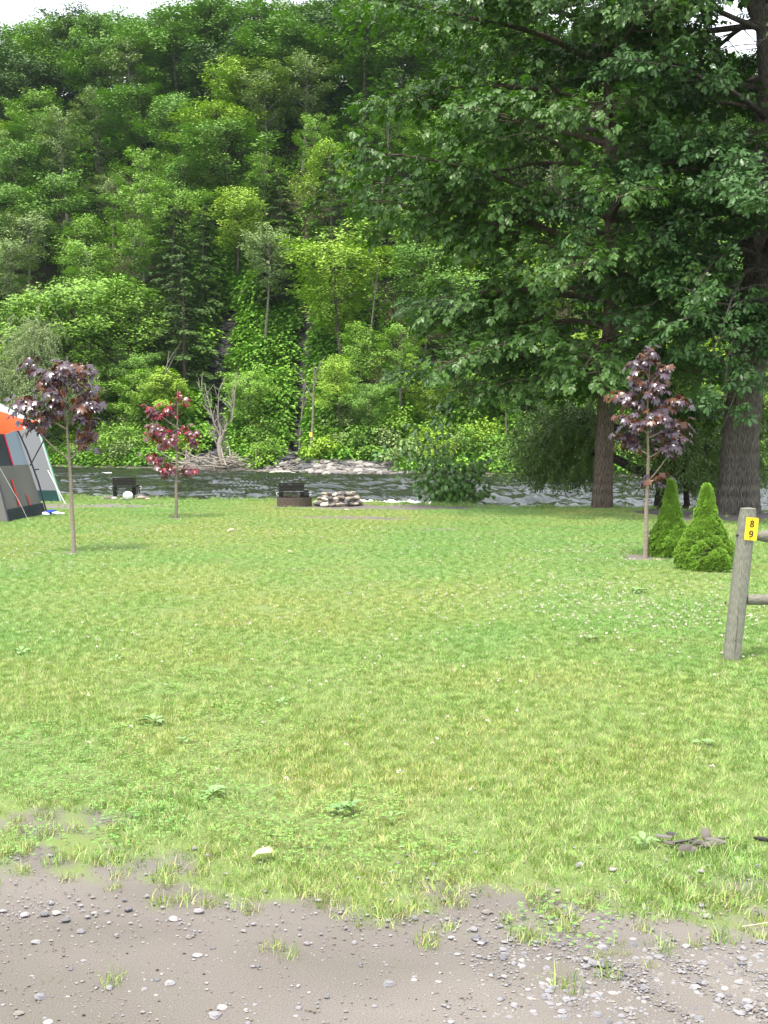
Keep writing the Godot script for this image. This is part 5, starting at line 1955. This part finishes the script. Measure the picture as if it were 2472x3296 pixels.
func build_far_bank() -> void:
	var fz := far_edge(-10.3) - 0.5
	var at := Vector3(-10.3, hill(-10.3, fz), fz)
	var t := thing("driftwood_tree", "bleached bare driftwood tree standing on its roots at the water's edge", "dead tree", at)
	rng.seed = 950
	var tr := MB.new()
	tr.tube([Vector3(0, -0.3, 0), Vector3(0.05, 0.6, 0), Vector3(-0.1, 1.5, 0), Vector3(0.05, 2.0, 0)], [0.3, 0.19, 0.15, 0.15], 10, Color.WHITE)
	part("trunk", tr.mesh(M.driftwood), t)
	for q in [[Vector3(0.05, 1.9, 0), Vector3(-0.35, 1, 0.1), 3.6, 0.16], [Vector3(0.05, 1.9, 0), Vector3(0.6, 0.9, 0.1), 1.3, 0.2], [Vector3(0.7, 2.9, 0.1), Vector3(0.1, 1, 0), 2.6, 0.12], [Vector3(0.0, 2.0, 0), Vector3(0.0, 1, -0.1), 3.4, 0.13], [Vector3(0.7, 2.9, 0.1), Vector3(0.3, 1.0, 0.2), 2.2, 0.1], [Vector3(-0.6, 3.2, 0.1), Vector3(-0.1, 1, 0.1), 2.4, 0.1], [Vector3(-0.05, 1.4, 0), Vector3(-1, 0.4, 0.3), 1.2, 0.1]]:
		var mb := MB.new()
		var pts := limb_path(q[0], q[1].normalized(), q[2], 0.22, 7)
		mb.tube(pts, tapered(pts, q[3] * 0.45, 0.012), 7, Color.WHITE)
		for k in 7:
			var p: Vector3 = pts[2 + k % 5]
			var sub := limb_path(p, (Vector3(rf(-0.6, 0.6), rf(0.8, 1.4), rf(-0.4, 0.4))).normalized(), rf(0.5, 1.4), 0.3, 5)
			mb.tube(sub, tapered(sub, 0.03, 0.008), 4, Color.WHITE, false)
		part("limb", mb.mesh(M.driftwood), t)
	for k in 14:
		var w := TAU * k / 14.0
		var mb := MB.new()
		var pts := limb_path(Vector3(0, 0.2, 0), Vector3(cos(w), rf(-0.1, 0.25), sin(w)).normalized(), rf(0.7, 1.5), 0.3, 5)
		mb.tube(pts, tapered(pts, 0.12, 0.03), 6, Color.WHITE)
		part("root", mb.mesh(M.driftwood), t)
	var pile := thing("debris_pile", "tangled heap of grey flood debris sticks beneath the driftwood tree", "branches", Vector3(-10.8, WATER + 0.1, fz + 0.7))
	for k in 60:
		var mb := MB.new()
		var p := Vector3(rng.randfn() * 1.0, rf(0.0, 0.75), rng.randfn() * 0.45)
		if k > 46:
			p.x = rf(0.8, 2.8)
			p.y = rf(0.0, 0.35)
		var pts := limb_path(p, Vector3(rng.randfn(), rf(-0.15, 0.35), rng.randfn() * 0.4).normalized(), rf(0.7, 1.8), 0.12, 4)
		mb.tube(pts, tapered(pts, rf(0.03, 0.07), 0.015), 5, Color.WHITE)
		part("stick", mb.mesh(M.driftwood), pile)
	# dead and bare stems that stand out on the slope: x, up-slope, height, lean, radius
	for q in [[-4.55, 3.2, 6.2, 0.1, 0.11, "slim pale bare trunk forking at the top beside the gravel bar"], [-16.2, 4.5, 7.0, 0.35, 0.09, "leaning bare dead sapling among the bank trees"], [-5.6, 6.0, 5.0, 0.05, 0.07, "thin bare grey stem behind the gravel bar"], [-1.2, 12.0, 8.0, 0.15, 0.08, "tall thin pale leaning stem on the slope"]]:
		var z: float = far_edge(q[0]) - q[1] * 1.1
		var s := thing("bare_stem", q[5], "dead tree", Vector3(q[0], hill(q[0], z), z))
		var mb := MB.new()
		var pts := limb_path(Vector3(0, -0.3, 0), Vector3(q[3], 1, 0).normalized(), q[2], 0.05, 8)
		mb.tube(pts, tapered(pts, q[4], 0.03), 7, Color.WHITE)
		part("trunk", mb.mesh(M.bark_pale), s)
		for k in 3:
			var bm := MB.new()
			var sub := limb_path(pts[5 + k], Vector3(rf(-0.8, 0.8), 1, rf(-0.3, 0.3)).normalized(), rf(1.0, 2.0), 0.15, 5)
			bm.tube(sub, tapered(sub, 0.045, 0.012), 5, Color.WHITE, false)
			part("branch", bm.mesh(M.bark_pale), s)
		if q[0] == -4.55:
			var tg := MB.new()
			tg.box(Vector3(0.05, 1.45, 0.12), Vector3(0.09, 0.14, 0.01), Color(0.85, 0.55, 0.05))
			part("yellow_tag", tg.mesh(M.paint), s)
	# fallen logs
	for q in [[-6.0, 20.0, 2.6, 0.9, "curved fallen log lying across the upper gully"], [-11.2, 13.5, 1.9, -0.8, "short bleached log lying in the shale gully"], [-12.5, 18.5, 2.0, 0.8, "weathered log leaning on the slope above the gully"]]:
		var z: float = far_edge(q[0]) - q[1] * 1.1
		var mb := MB.new()
		var pts := limb_path(Vector3(0, 0, 0), Vector3(1, q[3], 0.2).normalized(), q[2], 0.12, 6)
		mb.tube(pts, tapered(pts, 0.16, 0.08), 8, Color.WHITE)
		var o := part_thing("fallen_log", mb.mesh(M.driftwood), q[4], "log", "")
		o.position = Vector3(q[0], hill(q[0], z) + 0.35, z)
	# the gravel bar: its larger cobbles one by one, the rest as one mass
	var tones := [Color(0.21, 0.205, 0.2), Color(0.11, 0.11, 0.115), Color(0.36, 0.345, 0.325), Color(0.17, 0.155, 0.145)]
	var ms := []
	for k in 8:
		ms.append(stone_mesh(960 + k, 0.5, tones[k % 4]))
	var bar := thing("gravel_bar", "pale bar of river cobbles jutting from the far bank", "stones", Vector3(-2.9, WATER, far_edge(-2.9)))
	rng.seed = 970
	var xf := []
	for k in 8:
		xf.append([])
	for i in 2600:
		var x := -2.9 + rng.randfn() * 2.3
		if x > 2.5 and rng.randf() < 0.5:
			continue
		var s := rf(-0.5, 2.8)
		var z := far_edge(x) - s * 1.1
		var r := 0.05 * pow(rng.randf(), -0.45)
		r = minf(r, 0.3)
		var tt := Transform3D(Basis(Vector3.UP, rf(0, TAU)).scaled(Vector3(r * 1.3, r, r)), Vector3(x, hill(x, z) + r * 0.15, z) - bar.position)
		if r > 0.17 and bar.get_child_count() < 240:
			part("cobble", ms[i % 8], bar).transform = tt
		else:
			xf[i % 8].append(tt)
	var slab := part("cobble", ms[2], bar)
	slab.transform = Transform3D(Basis(Vector3.UP, 0.2).scaled(Vector3(1.0, 0.38, 0.5)), Vector3(-3.0, 0.02, 0.0))
	for k in 8:
		scatter("pebbles", ms[k], xf[k], [], bar).set_meta("kind", "stuff")
	# loose shale in the gullies
	var sh := []
	for k in 3:
		sh.append(stone_mesh(980 + k, 0.4, [Color(0.085, 0.085, 0.092), Color(0.055, 0.055, 0.062), Color(0.15, 0.15, 0.16)][k]))
	var sx := [[], [], []]
	for i in 9000:
		var x := rf(-15.0, -3.0)
		var s := rf(1.0, 22.0)
		var z := far_edge(x) - s * 1.1
		if gully(x, z) < rf(0.1, 0.9):
			continue
		var r := 0.05 * pow(rng.randf(), -0.4)
		r = minf(r, 0.35)
		sx[i % 3].append(Transform3D(Basis(Vector3.UP, rf(0, TAU)).scaled(Vector3(r * 1.4, r, r)) * Basis(Vector3.RIGHT, rf(-0.4, 0.4)), Vector3(x, hill(x, z) + r * 0.2, z)))
	var shale := Node3D.new()
	shale.name = numbered("loose_shale")
	add_child(shale)
	shale.set_meta("kind", "stuff")
	tag(shale, "dark loose shale rubble lying in the two bare gullies", "rubble")
	for k in 3:
		scatter("shale", sh[k], sx[k], [], shale)


# ---------------------------------------------------------------- small things on the grass
func build_small_things() -> void:
	# a cluster of flat grey stones half grown over
	var at := Vector3(1.22, ground(1.22, -3.98), -3.98)
	var t := thing("slate_cluster", "cluster of flat grey slate stones half overgrown near the road edge", "stones", at)
	rng.seed = 990
	var tones := [Color(0.13, 0.118, 0.108), Color(0.08, 0.076, 0.078), Color(0.18, 0.165, 0.15)]
	for k in 17:
		var m: Mesh = stone_mesh(991 + k % 5, 0.3, tones[k % 3])
		var o := part("slate", m, t)
		var r := rf(0.01, 0.022)
		o.transform = Transform3D(Basis(Vector3.UP, rf(-0.6, 0.6)) * Basis(Vector3.RIGHT, rf(-0.9, 0.9)) * Basis.from_scale(Vector3(r * 2.2, r, r * 0.8)), Vector3(rng.randfn() * 0.09, rf(0.012, 0.035), rng.randfn() * 0.04))
	var up := part("slate", stone_mesh(992, 0.25, Color(0.17, 0.15, 0.145)), t)
	up.transform = Transform3D(Basis(Vector3.RIGHT, 0.9) * Basis.from_scale(Vector3(0.022, 0.03, 0.03)), Vector3(0.03, 0.03, -0.05))
	# the pale fallen leaf by the road
	var pale := leaf_mat(lin(0.46, 0.45, 0.26), 0.6, Color(0.5, 0.5, 0.3), 0.3)
	var lf := part_thing("fallen_leaf", fan_leaf(HEART, 0.9, pale), "pale cream curled leaf lying at the ragged grass edge", "leaf", "")
	lf.transform = Transform3D(Basis(Vector3.UP, 1.9) * Basis(Vector3.RIGHT, 0.35) * Basis.from_scale(Vector3(0.055, 0.06, 0.05)), Vector3(-0.43, ground(-0.43, -3.86) + 0.055, -3.86))
	# scraps of pale litter and leaves further off on the lawn
	for q in [[-1.21, -13.54, 0.075], [-2.39, -16.63, 0.09], [0.45, -15.2, 0.05], [1.6, -10.9, 0.06], [-0.75, -21.0, 0.09], [2.1, -19.0, 0.07], [3.1, -8.9, 0.05], [-0.1, -16.9, 0.05]]:
		var o := part_thing("dry_leaf", fan_leaf(HEART, 0.6, pale, 1.0), "pale dry leaf lying flat on the mown lawn", "leaf", "dry leaves on the lawn")
		o.transform = Transform3D(Basis(Vector3.UP, rf(0, TAU)) * Basis.from_scale(Vector3(q[2], q[2], q[2])), Vector3(q[0], ground(q[0], q[1]) + 0.05, q[1]))
	# a straw stem at the road edge
	var sm := MB.new()
	sm.tube([Vector3(0, 0.012, 0), Vector3(0.15, 0.02, -0.03), Vector3(0.32, 0.012, -0.02)], [0.0015, 0.0015, 0.001], 5, Color(0.62, 0.55, 0.36))
	var st := part_thing("straw_stem", sm.mesh(M.paint), "long pale straw stem lying on the bare road edge", "straw", "")
	st.position = Vector3(1.17, ground(1.17, -3.36) + 0.004, -3.36)
	# stones and a dark log on the bare soil by the oak
	var ms := []
	for k in 4:
		ms.append(stone_mesh(1010 + k, 0.5, Color(0.3, 0.3, 0.3)))
	rng.seed = 1020
	for k in 26:
		var x := rf(6.2, 8.9)
		var z := -21.2 - rf(0.0, 0.9)
		var r := rf(0.03, 0.1)
		var o := part_thing("bank_stone", ms[k % 4], "small grey stone on the bare soil at the oak's foot", "stone", "stones at the oak's foot")
		o.transform = Transform3D(Basis(Vector3.UP, rf(0, TAU)).scaled(Vector3(r * 1.3, r, r)), Vector3(x, ground(x, z) + r * 0.2, z))
	rng.seed = 1030
	var side := shrub(1031, 1.9, 1.2, 46, 0.12)
	plant_tree("bank_bush", side, M.leaf_mid, Vector3(8.9, ground(8.9, -22.6) - 0.1, -22.6), 0.3, Vector3(1, 1, 1), "green bush growing on the near bank behind the oak", "bush", "")
	var lg := MB.new()
	lg.tube([Vector3(-0.5, 0.2, 0), Vector3(0.2, 0.45, 0.1), Vector3(1.0, 0.5, 0.2)], [0.13, 0.16, 0.15], 10, Color.WHITE)
	var o2 := part_thing("dark_log", lg.mesh(M.bark_willow), "dark mossy log lying on the near bank right of the oak", "log", "")
	o2.position = Vector3(8.25, ground(8.25, -21.9) - 0.1, -21.9)


func _ready() -> void:
	noise.frequency = 0.15
	noise.noise_type = FastNoiseLite.TYPE_SIMPLEX_SMOOTH
	noise.fractal_octaves = 3
	noise_b.frequency = 0.25
	noise_b.noise_type = FastNoiseLite.TYPE_SIMPLEX_SMOOTH
	noise_b.fractal_type = FastNoiseLite.FRACTAL_NONE
	rng.seed = 7
	build_camera_and_light()
	build_materials()
	build_land()
	build_forest()
	build_grass()
	build_great_trees()
	build_willows()
	build_bush()
	build_maples()
	build_spruces()
	build_fence()
	build_fire_rings()
	build_tents()
	build_far_bank()
	build_small_things()
